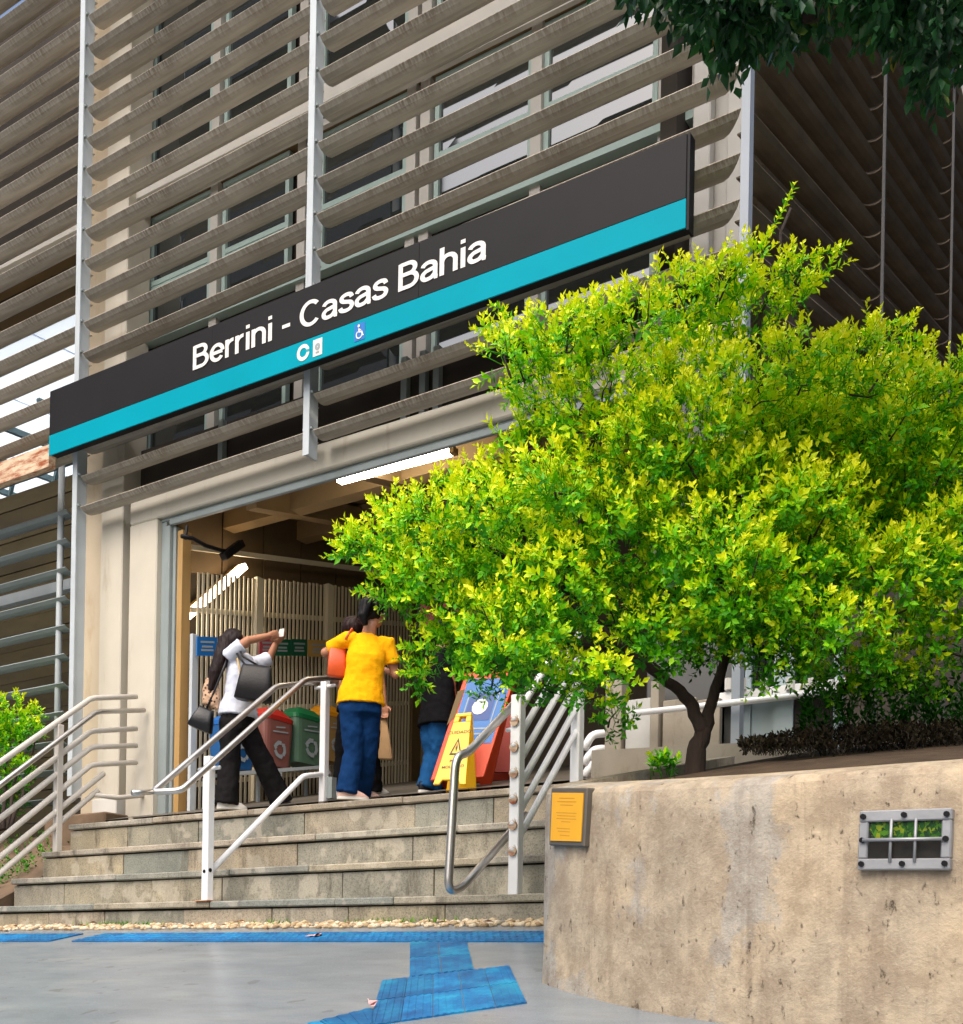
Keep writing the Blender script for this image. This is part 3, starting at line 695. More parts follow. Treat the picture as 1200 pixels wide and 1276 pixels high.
def ribbon(m_, pts, wd, to3, lay):
    P_ = [V((x, y, 0)) for x, y in pts]; L, R = [], []
    for i, p in enumerate(P_):
        a_, b_ = P_[max(0, i-1)], P_[min(len(P_)-1, i+1)]; d = (b_ - a_).normalized(); nn = V((-d.y, d.x, 0))
        k_ = 1.
        if 0 < i < len(P_)-1:
            d1 = (P_[i]-P_[i-1]).normalized(); k_ = 1/max(.6, abs(d1.dot(d)))
        L.append(to3(p + nn*wd/2*k_, lay)); R.append(to3(p - nn*wd/2*k_, lay))
    n_ = len(P_); m_.add(L + R, [(i, i + n_, i + n_ + 1, i + 1) for i in range(n_ - 1)])
def lettering(text, p0, p1, cap, yy, wd, name, mat, parent):
    tot = sum(G[c][0] for c in text) - .1; sx = (p1.x - p0.x)/tot; x = p0.x
    for c in text:
        adv, strokes = G[c]
        if strokes:
            m_ = MB()
            for li, s in enumerate(strokes):
                ribbon(m_, s, wd, lambda p, l, x=x: V((x + p.x*sx, yy - .003 - l*.0012, p0.z + p.y*cap)), li)
            m_.build(name, mat, parent)
        x += adv*sx
pa, pb = onY(240, 460, SYY), onY(603, 326, SYY); pa.z = (pa.z + pb.z)/2
lettering('Berrini - Casas Bahia', pa, pb, .215, SYY, .145, 'letter', C['print'], sg)
# pictograms on the stripe
def disc(m_, c, r, ri, n=24, y=0):
    o = [c + V((r*math.cos(6.2832*i/n), y, r*math.sin(6.2832*i/n))) for i in range(n)]; q = [c + V((ri*math.cos(6.2832*i/n), y, ri*math.sin(6.2832*i/n))) for i in range(n)]
    m_.add(o + q, [(i, i + n, (i+1) % n + n, (i+1) % n) for i in range(n)])
zc = (zb_ + zst)/2
c = onY(378, 440, SYY); c.z = zc; m_ = MB(); disc(m_, V((c.x, SYY - .003, zc)), .07, .038); m_.build('round_logo', C['print'], sg)
m_ = MB(); m_.add([(c.x+.035,SYY-.0045,zc-.008),(c.x+.07,SYY-.0045,zc-.008),(c.x+.07,SYY-.0045,zc+.014),(c.x+.035,SYY-.0045,zc+.014)], [(0,1,2,3)]); m_.build('logo_bar', C['printcyan'], sg)
c = onY(396, 436, SYY); m_ = MB(); y_ = SYY - .003; m_.add([(c.x-.05,y_,zc-.07),(c.x+.05,y_,zc-.07),(c.x+.05,y_,zc+.07),(c.x-.05,y_,zc+.07)], [(0,1,2,3)]); t_ = m_.build('line_logo', C['print'], sg)
m_ = MB(); disc(m_, V((c.x, y_ - .002, zc + .005)), .03, .006, 14); m_.add([(c.x-.02,y_-.002,zc-.05),(c.x+.02,y_-.002,zc-.05),(c.x+.02,y_-.002,zc-.035),(c.x-.02,y_-.002,zc-.035)], [(0,1,2,3)]); m_.build('emblem', C['printgrey'], t_)
c = onY(448.5, 413, SYY); m_ = MB(); m_.add([(c.x-.055,y_,zc-.07),(c.x+.055,y_,zc-.07),(c.x+.055,y_,zc+.07),(c.x-.055,y_,zc+.07)], [(0,1,2,3)]); t_ = m_.build('access_sign', C['printblue'], sg)
m_ = MB(); w3 = lambda p, l: V((c.x + p.x, y_ - .0015 - l*.0008, zc + p.y))
disc(m_, V((c.x - .008, y_ - .004, zc + .048)), .012, .001, 12)
ribbon(m_, [(-.008,.03),(-.006,.0),(.022,-.003),(.032,-.035),(.042,-.032)], .013, w3, 0); ribbon(m_, [(-.008,.015),(.016,.013)], .009, w3, 1)
ribbon(m_, arc(-.003,-.022,.03,.03,120,350,16), .01, w3, 2); m_.build('wheelchair_mark', C['print'], t_)
# ================================================================== railings
XR = -8.87
lr = thing('handrail', 'cream seven bar railing along the left edge of the steps', 'railing', (XR, 6.7, 2.6))
lows = [950, 974, 997, 1020, 1046, 1068, 1088]; mids = [870, 888, 911, 931, 953, 964, 985]; ends = [868, 885, 908, 929, 950, None, None]
for i in range(7):
    p0 = onX(0, lows[i], XR); p0b = onX(-40, lows[i] + (lows[i]-mids[i])*.36, XR)
    xm = 114 if i < 5 else (129 if i == 5 else 122)
    off = V((.07, 0, 0)) if i == 1 else V((0, 0, 0))
    pts = [p0b + off, p0 + off, onX(xm, mids[i], XR) + off]
    if ends[i]:
        pb = onX(xm, mids[i], XR) + off; pe = onX(170 if i != 1 else 180, ends[i], XR + (.07 if i == 1 else 0)); pts += [pb.lerp(pe, .08), pe]
        pts[2] = pts[2].lerp(pts[1], .02)
    MB().tube(pts, .026 if i != 1 else .024, 10).build('rail' if i != 1 else 'grip_rail', C['railbeige'] if i != 1 else C['steel'], lr, smooth=True)
for (px, yt, yb_) in ((74, 903, 1056), (-30, 960, 1120)):
    t_, b_ = onX(px, yt, XR), onX(px, yb_, XR); b_.y = t_.y
    MB().box(t_.x - .03, t_.x + .03, t_.y - .03, t_.y + .03, b_.z - .1, t_.z).build('post', C['railbeige'], lr, bev=.004)
m_ = MB(); q = onX(115, 990, XR); MB().tube([q, q + V((.05, .25, .0)), onX(190, 990, XR)], .024, 8).build('rail', C['railbeige'], lr, smooth=True)

XM = -6.26
mr = thing('handrail', 'white posts with a pair of grey steel handrails up the middle of the steps', 'railing', (XM, 6.7, 2.6))
def steelpath(pts, r, name, parent, mat, rad=.05):
    out = []
    pts = [V(p) for p in pts]
    for i, p in enumerate(pts):
        if 0 < i < len(pts) - 1:
            a, b = pts[i-1], pts[i+1]; da = min(rad, (a-p).length*.45); db = min(rad, (b-p).length*.45)
            s, e = p + (a-p).normalized()*da, p + (b-p).normalized()*db
            for k in range(6):
                t = k/5; out.append(s*(1-t)**2 + p*2*t*(1-t) + e*t*t)
        else: out.append(p)
    return MB().tube(out, r, 10).build(name, mat, parent, smooth=True)
pl_, pr_ = onX(190, 987, XM - .1), onX(226, 985, XM + .1)
tl_, tr_2 = onX(345, 855, XM - .1), onX(380, 847, XM + .1)
el_, er_ = onX(442, 846, XM - .1), onX(455, 842, XM + .1)
steelpath([el_, tl_, pl_, pr_, tr_2, er_], .024, 'grip_rail', mr, C['steel'])
MB().tube([onX(165, 988, XM - .1), pl_], .02, 8).build('end_loop', C['steel'], mr, smooth=True)
b_, t_ = onX(258, 1120, XM), onX(262, 943, XM); yb_ = b_.y
MB().box(XM - .032, XM + .032, yb_ - .032, yb_ + .032, SZ[3] - .01, t_.z).build('post', C['railwhite'], mr, bev=.005)
ptop_, pbot = onX(406, 843, XM), onX(403, 992, XM); yy = pbot.y
MB().box(XM - .03, XM + .03, yy - .03, yy + .03, floor(yy) - .05, ptop_.z).build('post', C['railwhite'], mr, bev=.005)
q0, q1, q2 = onX(263, 1085, XM), onX(378, 967, XM), onX(410, 964, XM)
steelpath([q0, q1, q2], .024, 'lower_rail', mr, C['railwhite'])
for (y_, z_) in ((yb_, onX(262, 958, XM).z), (yy, onX(406, 856, XM).z)):
    MB().tube([(XM - .11, y_, z_), (XM + .11, y_, z_)], .015, 8).build('arm', C['railwhite'], mr, smooth=True)
MB().tube([(XM + .033, yb_ - .005, q0.z), (XM + .036, yb_ - .005, q0.z)], .016, 8).build('bolt', C['black'], mr)
MB().tube([(XM, yb_ - .033, q0.z - .01), (XM, yb_ - .036, q0.z - .01)], .014, 8).build('bolt', C['black'], mr)
MB().box(XM - .07, XM + .07, yb_ - .07, yb_ + .07, SZ[3], SZ[3] + .008).build('base_plate', C['rust'], mr)
MB().box(XM + .03, XM + .09, yy + .0, yy + .06, floor(yy) + .02, floor(yy) + .2).build('clamp', C['jamb'], mr)

XQ = -3.58
rr = thing('handrail', 'white sloping bar railing with steel grip loop beside the planter', 'railing', (XQ, 6.4, 2.3))
b_ = onX(642, 1105, XQ); y0 = b_.y
MB().box(XQ - .035, XQ + .035, y0 - .035, y0 + .035, SZ[3] - .01, onX(650, 868, XQ).z).build('post', C['railwhite'], rr, bev=.005)
y1 = onX(719, 930, XQ).y
MB().box(XQ - .035, XQ + .035, y1 - .035, y1 + .035, 2.8, onX(722, 858, XQ).z).build('post', C['railwhite'], rr, bev=.005)
for i in range(6):
    za = onX(645, 900 + i*32.4, XQ).z; zb2 = za + (y1 - y0)*1.16
    MB().tube([(XQ, y0 - .05, za), (XQ, y1, zb2)], .022, 10).build('bar', C['railwhite'], rr, smooth=True)
    MB().tube([(XQ, y0 - .052, za - .002), (XQ, y0 - .035, za)], .03, 10).build('end_cap', C['rust'], rr)
XL = XQ - .1
lp = [onX(700, 815, XL), onX(583, 938, XL), onX(568, 943, XL), onX(558, 1112, XL), onX(576, 1106, XL), onX(655, 1015, XL)]
steelpath(lp, .026, 'grip_rail', rr, C['steel'], .09)
for py in (910, 1063):
    p = onX(632, py, XL); MB().tube([p, (XQ, y0, p.z)], .014, 8).build('arm', C['railwhite'], rr, smooth=True)

# ramp guard on the landing, right of the steps
rg = thing('ramp_guard', 'short stack of bent white pipes beyond the right railing', 'railing', onY(745, 960, 7.6))
for i, py in enumerate((915, 934, 950)):
    a = onY(728, py + 18, 7.45); b2 = onY(738, py, 7.5); c2 = onY(765, py - 2, 7.6)
    steelpath([a, b2, c2], .03, 'pipe', rg, C['railwhite'], .05)
# low wall and glazed screen behind the planter
lwm = MAT('low_wall_paint', lin((150,142,128)), .8, .12, 3, .1, dirt=(lin((96,82,66)), 3, (3,3,1), .55, .6)); lwp = MAT('low_wall_panel', lin((182,182,178)), .7, .1, 3, .1)
lw = thing('low_wall', 'low beige panelled wall with white posts behind the planter', 'wall', onY(820, 930, 7.5))
for (a, b, c2, nm) in ((758, 778, lwm, 'pier'), (781, 812, lwp, 'panel'), (814, 824, lwm, 'pier'), (827, 868, lwm, 'panel'), (870, 898, lwm, 'panel')):
    pa, pb = onY(a, 920, 7.5), onY(b, 920, 7.5); th = .12 if nm == 'pier' else .05
    MB().box(pa.x, pb.x, 7.5 - th/2, 7.5 + th/2, 2.7, onY((a+b)/2, 850, 7.5).z if nm == 'pier' else onY((a+b)/2, 872, 7.5).z).build(nm, c2, lw, bev=.004)
pa, pb = onY(745, 938, 7.3), onY(1010, 925, 7.3)
MB().hexa([(pa.x,7.2,2.5),(pb.x,7.2,2.5),(pb.x,7.45,2.5),(pa.x,7.45,2.5),(pa.x,7.2,pa.z),(pb.x,7.2,pb.z),(pb.x,7.45,pb.z),(pa.x,7.45,pa.z)]).build('kerb', lwm, lw)
MB().tube([onY(788, 889, 7.3), onY(1085, 857, 7.3)], .022, 8).build('rail', C['railwhite'], lw, smooth=True)
gs = thing('glazed_screen', 'blue white framed glass screen behind the tree trunk', 'screen', onY(940, 930, 7.7))
bw = MAT('screen_paint', lin((160,176,182)), .5, .1, 2, .03)
for (a, b) in ((897, 905), (930, 937), (966, 990), (1040, 1048)):
    pa, pb = onY(a, 900, 7.7), onY(b, 900, 7.7); MB().box(pa.x, pb.x, 7.66, 7.74, 2.6, onY(a, 770, 7.7).z).build('post', bw, gs)
for (a, b) in ((905, 930), (937, 966), (990, 1040)):
    pa, pb = onY(a, 900, 7.7), onY(b, 900, 7.7)
    MB().box(pa.x + .002, pb.x - .002, 7.69, 7.71, onY(a, 868, 7.7).z, onY(a, 775, 7.7).z).build('pane', C['glass'], gs)
    MB().box(pa.x + .002, pb.x - .002, 7.68, 7.72, 2.6, onY(a, 870, 7.7).z).build('panel', bw if a != 990 else C['dark'], gs)
pa, pb = onY(890, 872, 7.6), onY(1060, 858, 7.6)
MB().box(pa.x, pb.x, 7.55, 7.65, pa.z - .03, pa.z + .03).build('transom', C['railwhite'], gs)
for px in (908, 925, 952, 985, 1012):
    p = onY(px, 860, 7.55); MB().tube([p, p + V((0, 0, .08))], .03, 8).build('lamp_socket', C['white'], gs)

# ================================================================== slat fence inside the hall
sf = thing('slat_fence', 'tall fence of narrow cream slats along the hall side', 'fence', (XH, 9.5, 3.4))
top0, top1 = onX(230, 712, XH), onX(458, 734, XH); sl = (top1.z - top0.z)/(top1.y - top0.y)
def ftop(y): return top0.z + sl*(y - top0.y)
sm_ = MB(); sm_.box(-.006, .006, -.013, .013, 0, 1); sme = sm_.mesh('slat', C['slat'])
y = 7.98
while y < 11.6:
    o = link('slat', sme, sf, (XH, y, floor(y))); mw = Matrix.Translation((XH, y, floor(y))) @ Matrix.Diagonal((1, 1, ftop(y) - floor(y) + rng.uniform(-.01, .01), 1)); put(o, mw, sf); y += .064
for z_ in (.25, 1.0, 2.0, 2.62):
    MB().bar((XH - .03, 7.9, floor(7.9) + z_), (XH - .03, 11.6, floor(11.6) + z_), .025, .05).build('cross_rail', C['slat'], sf)
for px in (322, 410):
    y = onX(px, 800, XH + .03).y; MB().box(XH - .0, XH + .05, y - .05, y + .05, floor(y), ftop(y)).build('post', C['slat'], sf)
# sign post and bin information signs
sp_ = thing('sign_post', 'pale grey steel post carrying a blue sign by the slat fence', 'post', onX(240, 990, XH + .1))
y = onX(240, 900, XH + .1).y; MB().box(XH + .08, XH + .12, y - .035, y + .035, floor(y) - .02, onX(240, 790, XH + .1).z).build('pole', C['post'], sp_)
def hall_sign(x0, x1, y0_, y1_, c, lb, bars=True):
    XX = XH + .16; a, b2 = onX(x0, y0_, XX), onX(x1, y0_, XX); zb3 = onX(x0, y1_, XX).z
    s_ = thing('bin_sign', lb, 'sign', ((a + b2)/2), 'information signs above the recycling bins')
    MB().hexa([(XX-.012,a.y,zb3),(XX,a.y,zb3),(XX,b2.y,zb3+.23*(b2.y-a.y)),(XX-.012,b2.y,zb3+.23*(b2.y-a.y)),(XX-.012,a.y,a.z),(XX,a.y,a.z),(XX,b2.y,a.z+.23*(b2.y-a.y)),(XX-.012,b2.y,a.z+.23*(b2.y-a.y))]).build('plate', c, s_)
    m_ = MB(); H_ = a.z - zb3; L_ = b2.y - a.y
    for k, (t_, l) in enumerate(((.72,.7),(.5,.55),(.3,.62))):
        q = V((XX + .002, a.y + L_*(1-l)/2, zb3 + H_*t_)); d = V((0, L_*l, L_*l*.23)); m_.add([q, q + d, q + d + V((0,0,.02)), q + V((0,0,.02))], [(0,1,2,3)])
    m_.build('print_line', C['printgrey'], s_)
hall_sign(246, 271, 793, 817, MAT('sign_blue', lin((20,104,176)), .5, .06), 'blue information sign on the grey post left of the white shirt')
hall_sign(324, 341, 795, 816, MAT('sign_red', lin((176,70,76)), .5, .06), 'red information sign just right of the raised hands')
hall_sign(342, 362, 796, 817, MAT('sign_green', lin((14,92,60)), .5, .06), 'dark green information sign next to the red one')
hall_sign(363, 383, 796, 817, MAT('sign_green_b', lin((16,88,62)), .5, .06), 'dark green information sign next to the tan one')
hall_sign(384, 410, 797, 818, MAT('sign_tan', lin((186,150,84)), .5, .06), 'tan information sign left of the yellow shirt')
# recycling bins on a low rack
rk = thing('bin_rack', 'pale steel rack under the recycling bins', 'rack', onX(340, 965, XH + .5))
ra, rb = onX(283, 962, XH + .52), onX(408, 953, XH + .52)
for dx in (0, -.3): MB().bar(ra + V((dx,0,-.02)), rb + V((dx,0,-.02)), .035, .035).build('rail', C['post'], rk)
for q in (ra, ra.lerp(rb, .5), rb):
    for dx in (0, -.3): MB().box(q.x + dx - .015, q.x + dx + .015, q.y - .015, q.y + .015, floor(q.y), q.z - .04).build('leg', C['post'], rk)
def bin_(x0, x1, ytop, ybot, body, lid, lb):
    XX = XH + .5; a, b2 = onX(x0, ybot, XX), onX(x1, ybot, XX); b2.z = a.z + .23*(b2.y - a.y); H_ = onX((x0+x1)/2, ytop, XX).z - (a.z + b2.z)/2
    L_ = b2.y - a.y; c = (a + b2)/2; t = thing('recycling_bin', lb, 'bin', c, 'recycling bins on the rack in the hall')
    def ring(z, s, dpt): 
        r = []
        for i in range(20):
            an = 2*math.pi*i/20; cx_, cy_ = math.cos(an), math.sin(an); cx_ = math.copysign(abs(cx_)**.35, cx_); cy_ = math.copysign(abs(cy_)**.35, cy_)
            r.append(V((XX - dpt/2 + cx_*dpt/2*s, c.y + cy_*L_/2*s, c.z + z)))
        return r
    MB().loft([ring(.0, .84, .32), ring(H_*.45, .92, .32), ring(H_*.8, .97, .32)]).build('bucket', body, t)
    m_ = MB(); m_.loft([ring(H_*.802, 1.0, .33), ring(H_*.88, 1.0, .33), ring(H_*.9, .93, .33)], caps=False); m_.loft([ring(H_*.9, .93, .33), ring(H_*1.02, .55, .33), ring(H_*1.03, .3, .33)]); m_.build('lid', lid, t)
    m_ = MB(); xx = XX + .004; cc = V((0, c.y, c.z + H_*.3)); r0 = L_*.16   # three chasing arrows
    for k in range(3):
        a0 = 90 + 120*k; w3 = lambda p, l: V((xx + l*.001 - .012, cc.y + p.x, cc.z + p.y))
        pts = [(r0*math.cos(math.radians(a0 + s)), r0*math.sin(math.radians(a0 + s))) for s in (-18, 20, 62, 78)]
        ribbon(m_, pts, L_*.085, w3, 0)
        tip = (r0*math.cos(math.radians(a0 + 100)), r0*math.sin(math.radians(a0 + 100))); i_, o_ = [(q_*math.cos(math.radians(a0 + 72)), q_*math.sin(math.radians(a0 + 72))) for q_ in (r0*.58, r0*1.42)]
        m_.add([w3(V((*tip, 0)), 1), w3(V((*i_, 0)), 1), w3(V((*o_, 0)), 1)], [(0,1,2)])
    m_.build('recycling_mark', C['printgrey'], t)
    m_ = MB()
    for zq, l in ((.66, .3), (.58, .5)): m_.add([(xx-.006, c.y - L_*l/2, c.z + H_*zq), (xx-.006, c.y + L_*l/2, c.z + H_*zq + .02), (xx-.006, c.y + L_*l/2, c.z + H_*zq + .035), (xx-.006, c.y - L_*l/2, c.z + H_*zq + .015)], [(0,1,2,3)])
    m_.build('print_line', C['printgrey'], t)
bin_(284, 322, 892, 960, MAT('bin_blue', lin((24,84,140)), .45, .08), MAT('lid_blue', lin((20,92,164)), .45, .08), 'blue recycling bin behind the striding legs')
bin_(330, 368, 884, 957, MAT('bin_redgrey', lin((132,84,76)), .45, .08), MAT('lid_red', lin((170,40,30)), .45, .08), 'recycling bin with a bright red lid')
bin_(369, 408, 884, 954, MAT('bin_greengrey', lin((82,112,92)), .45, .08), MAT('lid_green', lin((20,104,60)), .45, .08), 'recycling bin with a dark green lid')
bin_(405, 432, 880, 950, MAT('bin_tan', lin((150,120,70)), .45, .08), MAT('lid_amber', lin((210,140,20)), .45, .08), 'recycling bin with an amber lid behind the yellow shirt')

# ------------------------------------------------------------------ lamps
l1 = thing('ceiling_lamp', 'lit long white tube lamp under the door beam', 'lamp', onY(492, 580, 8.25))
a, b2 = onY(423, 599, 8.12), onY(562, 563, 8.12)
MB().bar(a, b2, .07, .05).build('tube', C['tube'], l1); MB().bar(a + V((-.03,0,.05)), b2 + V((.03,0,.05)), .05, .04).build('housing', C['jamb'], l1)
MB().bar(b2 + V((.002,0,0)), b2 + V((.05,0,0)), .075, .055).build('end_cap', C['woodpost'], l1)
l2 = thing('wall_lamp', 'lit tilted tube lamp shining between the fence slats', 'lamp', onX(262, 742, XH - .16))
a, b2 = onX(212, 786, XH - .16), onX(303, 706, XH - .16)
MB().bar(a, b2, .06, .10, (1,0,0)).build('tube', C['tube2'], l2); MB().bar(a + V((-.06,0,0)), b2 + V((-.06,0,.0)), .06, .12, (1,0,0)).build('housing', C['woodpost'], l2)
cd_ = thing('ceiling_conduit', 'black cable and junction box hanging under the hall ceiling', 'cable', onX(280, 685, -8.2))
MB().tube([onX(226, 668, -8.25), onX(240, 671, -8.22), onX(256, 680, -8.2), onX(276, 686, -8.2), onX(288, 688, -8.2)], .022, 8).build('cable', C['black'], cd_, smooth=True)
a, b2 = onX(278, 694, -8.2), onX(301, 677, -8.2); MB().bar(a, b2, .09, .075).build('junction_box', C['black'], cd_, bev=.01)
MB().tube([onX(231, 672, -8.25), onX(233, 655, -8.25)], .015, 6).build('hanger', C['black'], cd_)

# ------------------------------------------------------------------ hanging red sign, boards on the landing
rs = thing('hanging_sign', 'dark red box sign with a pale chevron mark in the doorway', 'sign', onY(560, 770, 9.0))
a, b2 = onY(519, 745, 9.0), onY(602, 745, 9.0); zb3 = onY(519, 794, 9.0).z
MB().box(a.x, b2.x, 9.0, 9.12, zb3, a.z).build('cabinet', C['black'], rs, bev=.01)
MB().box(a.x + .06, b2.x - .03, 8.985, 8.999, zb3 + .03, a.z - .03).build('face', MAT('sign_dark_red', lin((110,14,18)), .45, .06), rs)
c = onY(548, 779, 8.98); m_ = MB(); w3 = lambda p, l: V((c.x + p.x, 8.982, c.z + p.y)); ribbon(m_, [(-.03,.04),(0,-.03),(.03,.04)], .012, w3, 0)
q = onY(545, 748, 8.98); m_.add([(q.x - .1, 8.982, q.z), (q.x + .12, 8.982, q.z), (q.x + .12, 8.982, q.z + .02), (q.x - .1, 8.982, q.z + .02)], [(0,1,2,3)]); m_.build('mark', C['printgrey'], rs)
MB().tube([((a.x+b2.x)/2, 9.06, a.z), ((a.x+b2.x)/2, 9.06, 6.4)], .02, 8).build('rod', C['black'], rs)

def aframe(name, label, P4, foot, mat, back=.35, thick=.03, hole=None, frontback=None):
    """P4: tl,tr,br,bl of the front board in the world; a second board leans behind it"""
    tl, tr, br, bl = [V(p) for p in P4]
    pn = (tr - tl).cross(bl - tl).normalized(); rb = br - CAM; br = CAM + rb*((tl - CAM).dot(pn)/rb.dot(pn)); P4[2] = br
    t = thing(name, label, 'floor sign', (bl + br)/2)
    u = (tr - tl).normalized(); n_ = (bl - tl).cross(u).normalized()
    if n_.dot(CAM - tl) < 0: n_ = -n_
    def at(a, b_): return tl*(1-a)*(1-b_) + tr*a*(1-b_) + br*a*b_ + bl*(1-a)*b_
    def at2(a, b_):
        dw = (-n_); dw.z = 0; dw = dw.normalized(); q = at(a, b_); return q + dw*(thick*1.5 + back*b_) 
    for nm, fn in (('front_panel', at), ('back_panel', at2)):
        m_ = MB()
        outline = [(0.06,0),(.94,0),(1,.9),(1.01,1),(.82,1),(.76,.94),(.24,.94),(.18,1),(-.01,1),(0,.9)]
        if hole:
            h0, h1, hb0, hb1 = hole
            for (a0, a1, b0, b1) in ((.06,.94,0,hb0),(.05,h0,hb0,hb1),(h1,.95,hb0,hb1)):
                q = [fn(a0,b0), fn(a1,b0), fn(a1,b1), fn(a0,b1)]; m_.prism(q, -n_*thick)
            outline = [(.05,hb1),(.95,hb1)] + outline[2:]
        m_.prism([fn(a, b_) for a, b_ in outline], -n_*thick); m_.build(nm, mat, t, bev=.004)
    return t, at, n_, u
def flat(parent, name, mat, fn, n_, quads, lift):
    m_ = MB()
    for q in quads: m_.add([fn(a, b_) + n_*lift for a, b_ in q], [tuple(range(len(q)))])
    return m_.build(name, mat, parent)
def text_on(parent, s, name, mat, o3, ux, uz, n_, size):
    cu = bpy.data.curves.new(name, 'FONT'); cu.body = s; cu.align_x = 'CENTER'; cu.size = size; cu.offset = size*.02
    ob = bpy.data.objects.new(name, cu); col.objects.link(ob)
    bpy.context.view_layer.update()
    me = bpy.data.meshes.new_from_object(ob.evaluated_get(bpy.context.evaluated_depsgraph_get())); bpy.data.objects.remove(ob)
    me.materials.clear(); me.materials.append(mat)
    for v in me.vertices: v.co = o3 + ux*v.co.x + uz*v.co.y + n_*.002
    return link(name, me, parent)
# yellow wet floor sign
dy = 8.62
P4 = [dep(567, 889, dy+.12), dep(589, 887, dy+.1), dep(580, 977, dy-.12), dep(540, 977, dy-.12)]
yw = MAT('safety_yellow', lin((240,186,12)), .42, .05, 4, .03)
wt, at, n_, u = aframe('wet_floor_sign', 'yellow folding wet floor sign standing in front of the orange board', P4, None, yw, .42, .02, (.32, .68, .05, .13))
down = (P4[3] - P4[0] + P4[2] - P4[1]).normalized()
text_on(wt, 'CUIDADO', 'lettering', C['ink'], at(.5, .30), u, -down, n_, .039)
text_on(wt, 'PISO', 'lettering', C['ink'], at(.5, .70), u, -down, n_, .034)
text_on(wt, 'MOLHADO', 'lettering', C['ink'], at(.5, .78), u, -down, n_, .034)
flat(wt, 'warning_triangle', C['ink'], at, n_, [[(.5,.36),(.74,.6),(.68,.6),(.5,.41)], [(.5,.41),(.32,.6),(.26,.6),(.5,.36)], [(.3,.575),(.7,.575),(.72,.6),(.28,.6)], [(.5,.44),(.54,.5),(.5,.56),(.45,.5)]], .002)
# orange board with a blue poster
dy = 9.0
P4 = [dep(576, 838, dy+.1), dep(648, 838, dy+.05), dep(602, 968, dy-.1), dep(537, 972, dy-.1)]
og = MAT('board_orange', lin((216,68,14)), .5, .06, 4, .03)
ot, at, n_, u = aframe('folding_board', 'orange folding board with a blue poster behind the yellow floor sign', P4, None, og, .5, .03)
flat(ot, 'poster', MAT('poster_blue', lin((24,104,176)), .45, .05), at, n_, [[(.14,.06),(.9,.06),(.93,.68),(.13,.68)]], .003)
flat(ot, 'corner_sticker', C['hallwall'], at, n_, [[(.02,.18),(.13,.16),(.1,.42),(.0,.5)]], .004)
flat(ot, 'poster_badge', MAT('badge_blue', lin((14,66,136)), .45, .05), at, n_, [[(.28,.2),(.72,.2),(.74,.46),(.27,.46)]], .005)
flat(ot, 'badge_mark', C['print'], at, n_, [[(.5 + .14*math.cos(k*.524), .33 + .075*math.sin(k*.524)) for k in range(12)]], .007)
flat(ot, 'print_line', C['printgrey'], at, n_, [[(.24,.17),(.26,.17),(.25,.48),(.23,.48)], [(.76,.17),(.78,.17),(.79,.48),(.77,.48)], [(.3,.53),(.76,.53),(.76,.545),(.3,.545)], [(.36,.58),(.7,.58),(.7,.595),(.36,.595)]], .005)
dy = 9.7
P4 = [dep(618, 872, dy), dep(656, 872, dy), dep(646, 968, dy-.1), dep(606, 968, dy-.1)]
aframe('folding_board', 'plain red orange folding board behind the white railing post', P4, None, MAT('board_red', lin((150,40,18)), .5, .06, 4, .03), .4, .03)
# ================================================================== plants
def leaf(m_, b, d, nrm, L, W_, tone):
    d = d.normalized(); s = d.cross(nrm)
    if s.length < 1e-4: s = d.cross(V((1,.2,.1)))
    s.normalize(); up = s.cross(d).normalized(); md = b + d*L*.5 - up*W_*.16
    l, r, tp_ = b + d*L*.46 + s*W_*.5 + up*W_*.1, b + d*L*.46 - s*W_*.5 + up*W_*.1, b + d*L - up*L*.12
    m_.add([b, l, tp_, r, md], [(0,4,1),(1,4,2),(0,3,4),(3,2,4)], tone=tone)
def sprig(m_, r_, p, d, L, n_, ll, young, stem=True, droop=0., face=None):
    face = face or V((0, 0, 1))
    d = d.normalized(); x, y = frame_of(d); a0 = r_.uniform(0, 6.28)
    for i in range(n_):
        t = (i + .6)/n_; an = a0 + i*2.4; sd_ = x*math.cos(an) + y*math.sin(an)
        ld = (d*(.35 + .55*t) + sd_*(1.05 - .45*t) + V((0, 0, .25 - droop))).normalized()
        b = p + d*L*t - V((0, 0, droop*L*t*t*.5))
        tn = max(.02, min(.99, young*(.45 + .65*t) + r_.uniform(-.16, .16)))
        leaf(m_, b, ld, face + V((r_.uniform(-.55,.55), r_.uniform(-.55,.55), r_.uniform(-.4,.4))), ll*r_.uniform(.7, 1.15)*(1 - .25*t), ll*.43*r_.uniform(.8, 1.15), tn)
    if stem: m_.tube([p - d*L*.5, p + d*L*.95], [.0025, .001], 3, tone=.3)
def rdir(r_):
    z = r_.uniform(-1, 1); a = r_.uniform(0, 6.283); q = math.sqrt(1 - z*z); return V((q*math.cos(a), q*math.sin(a), z))

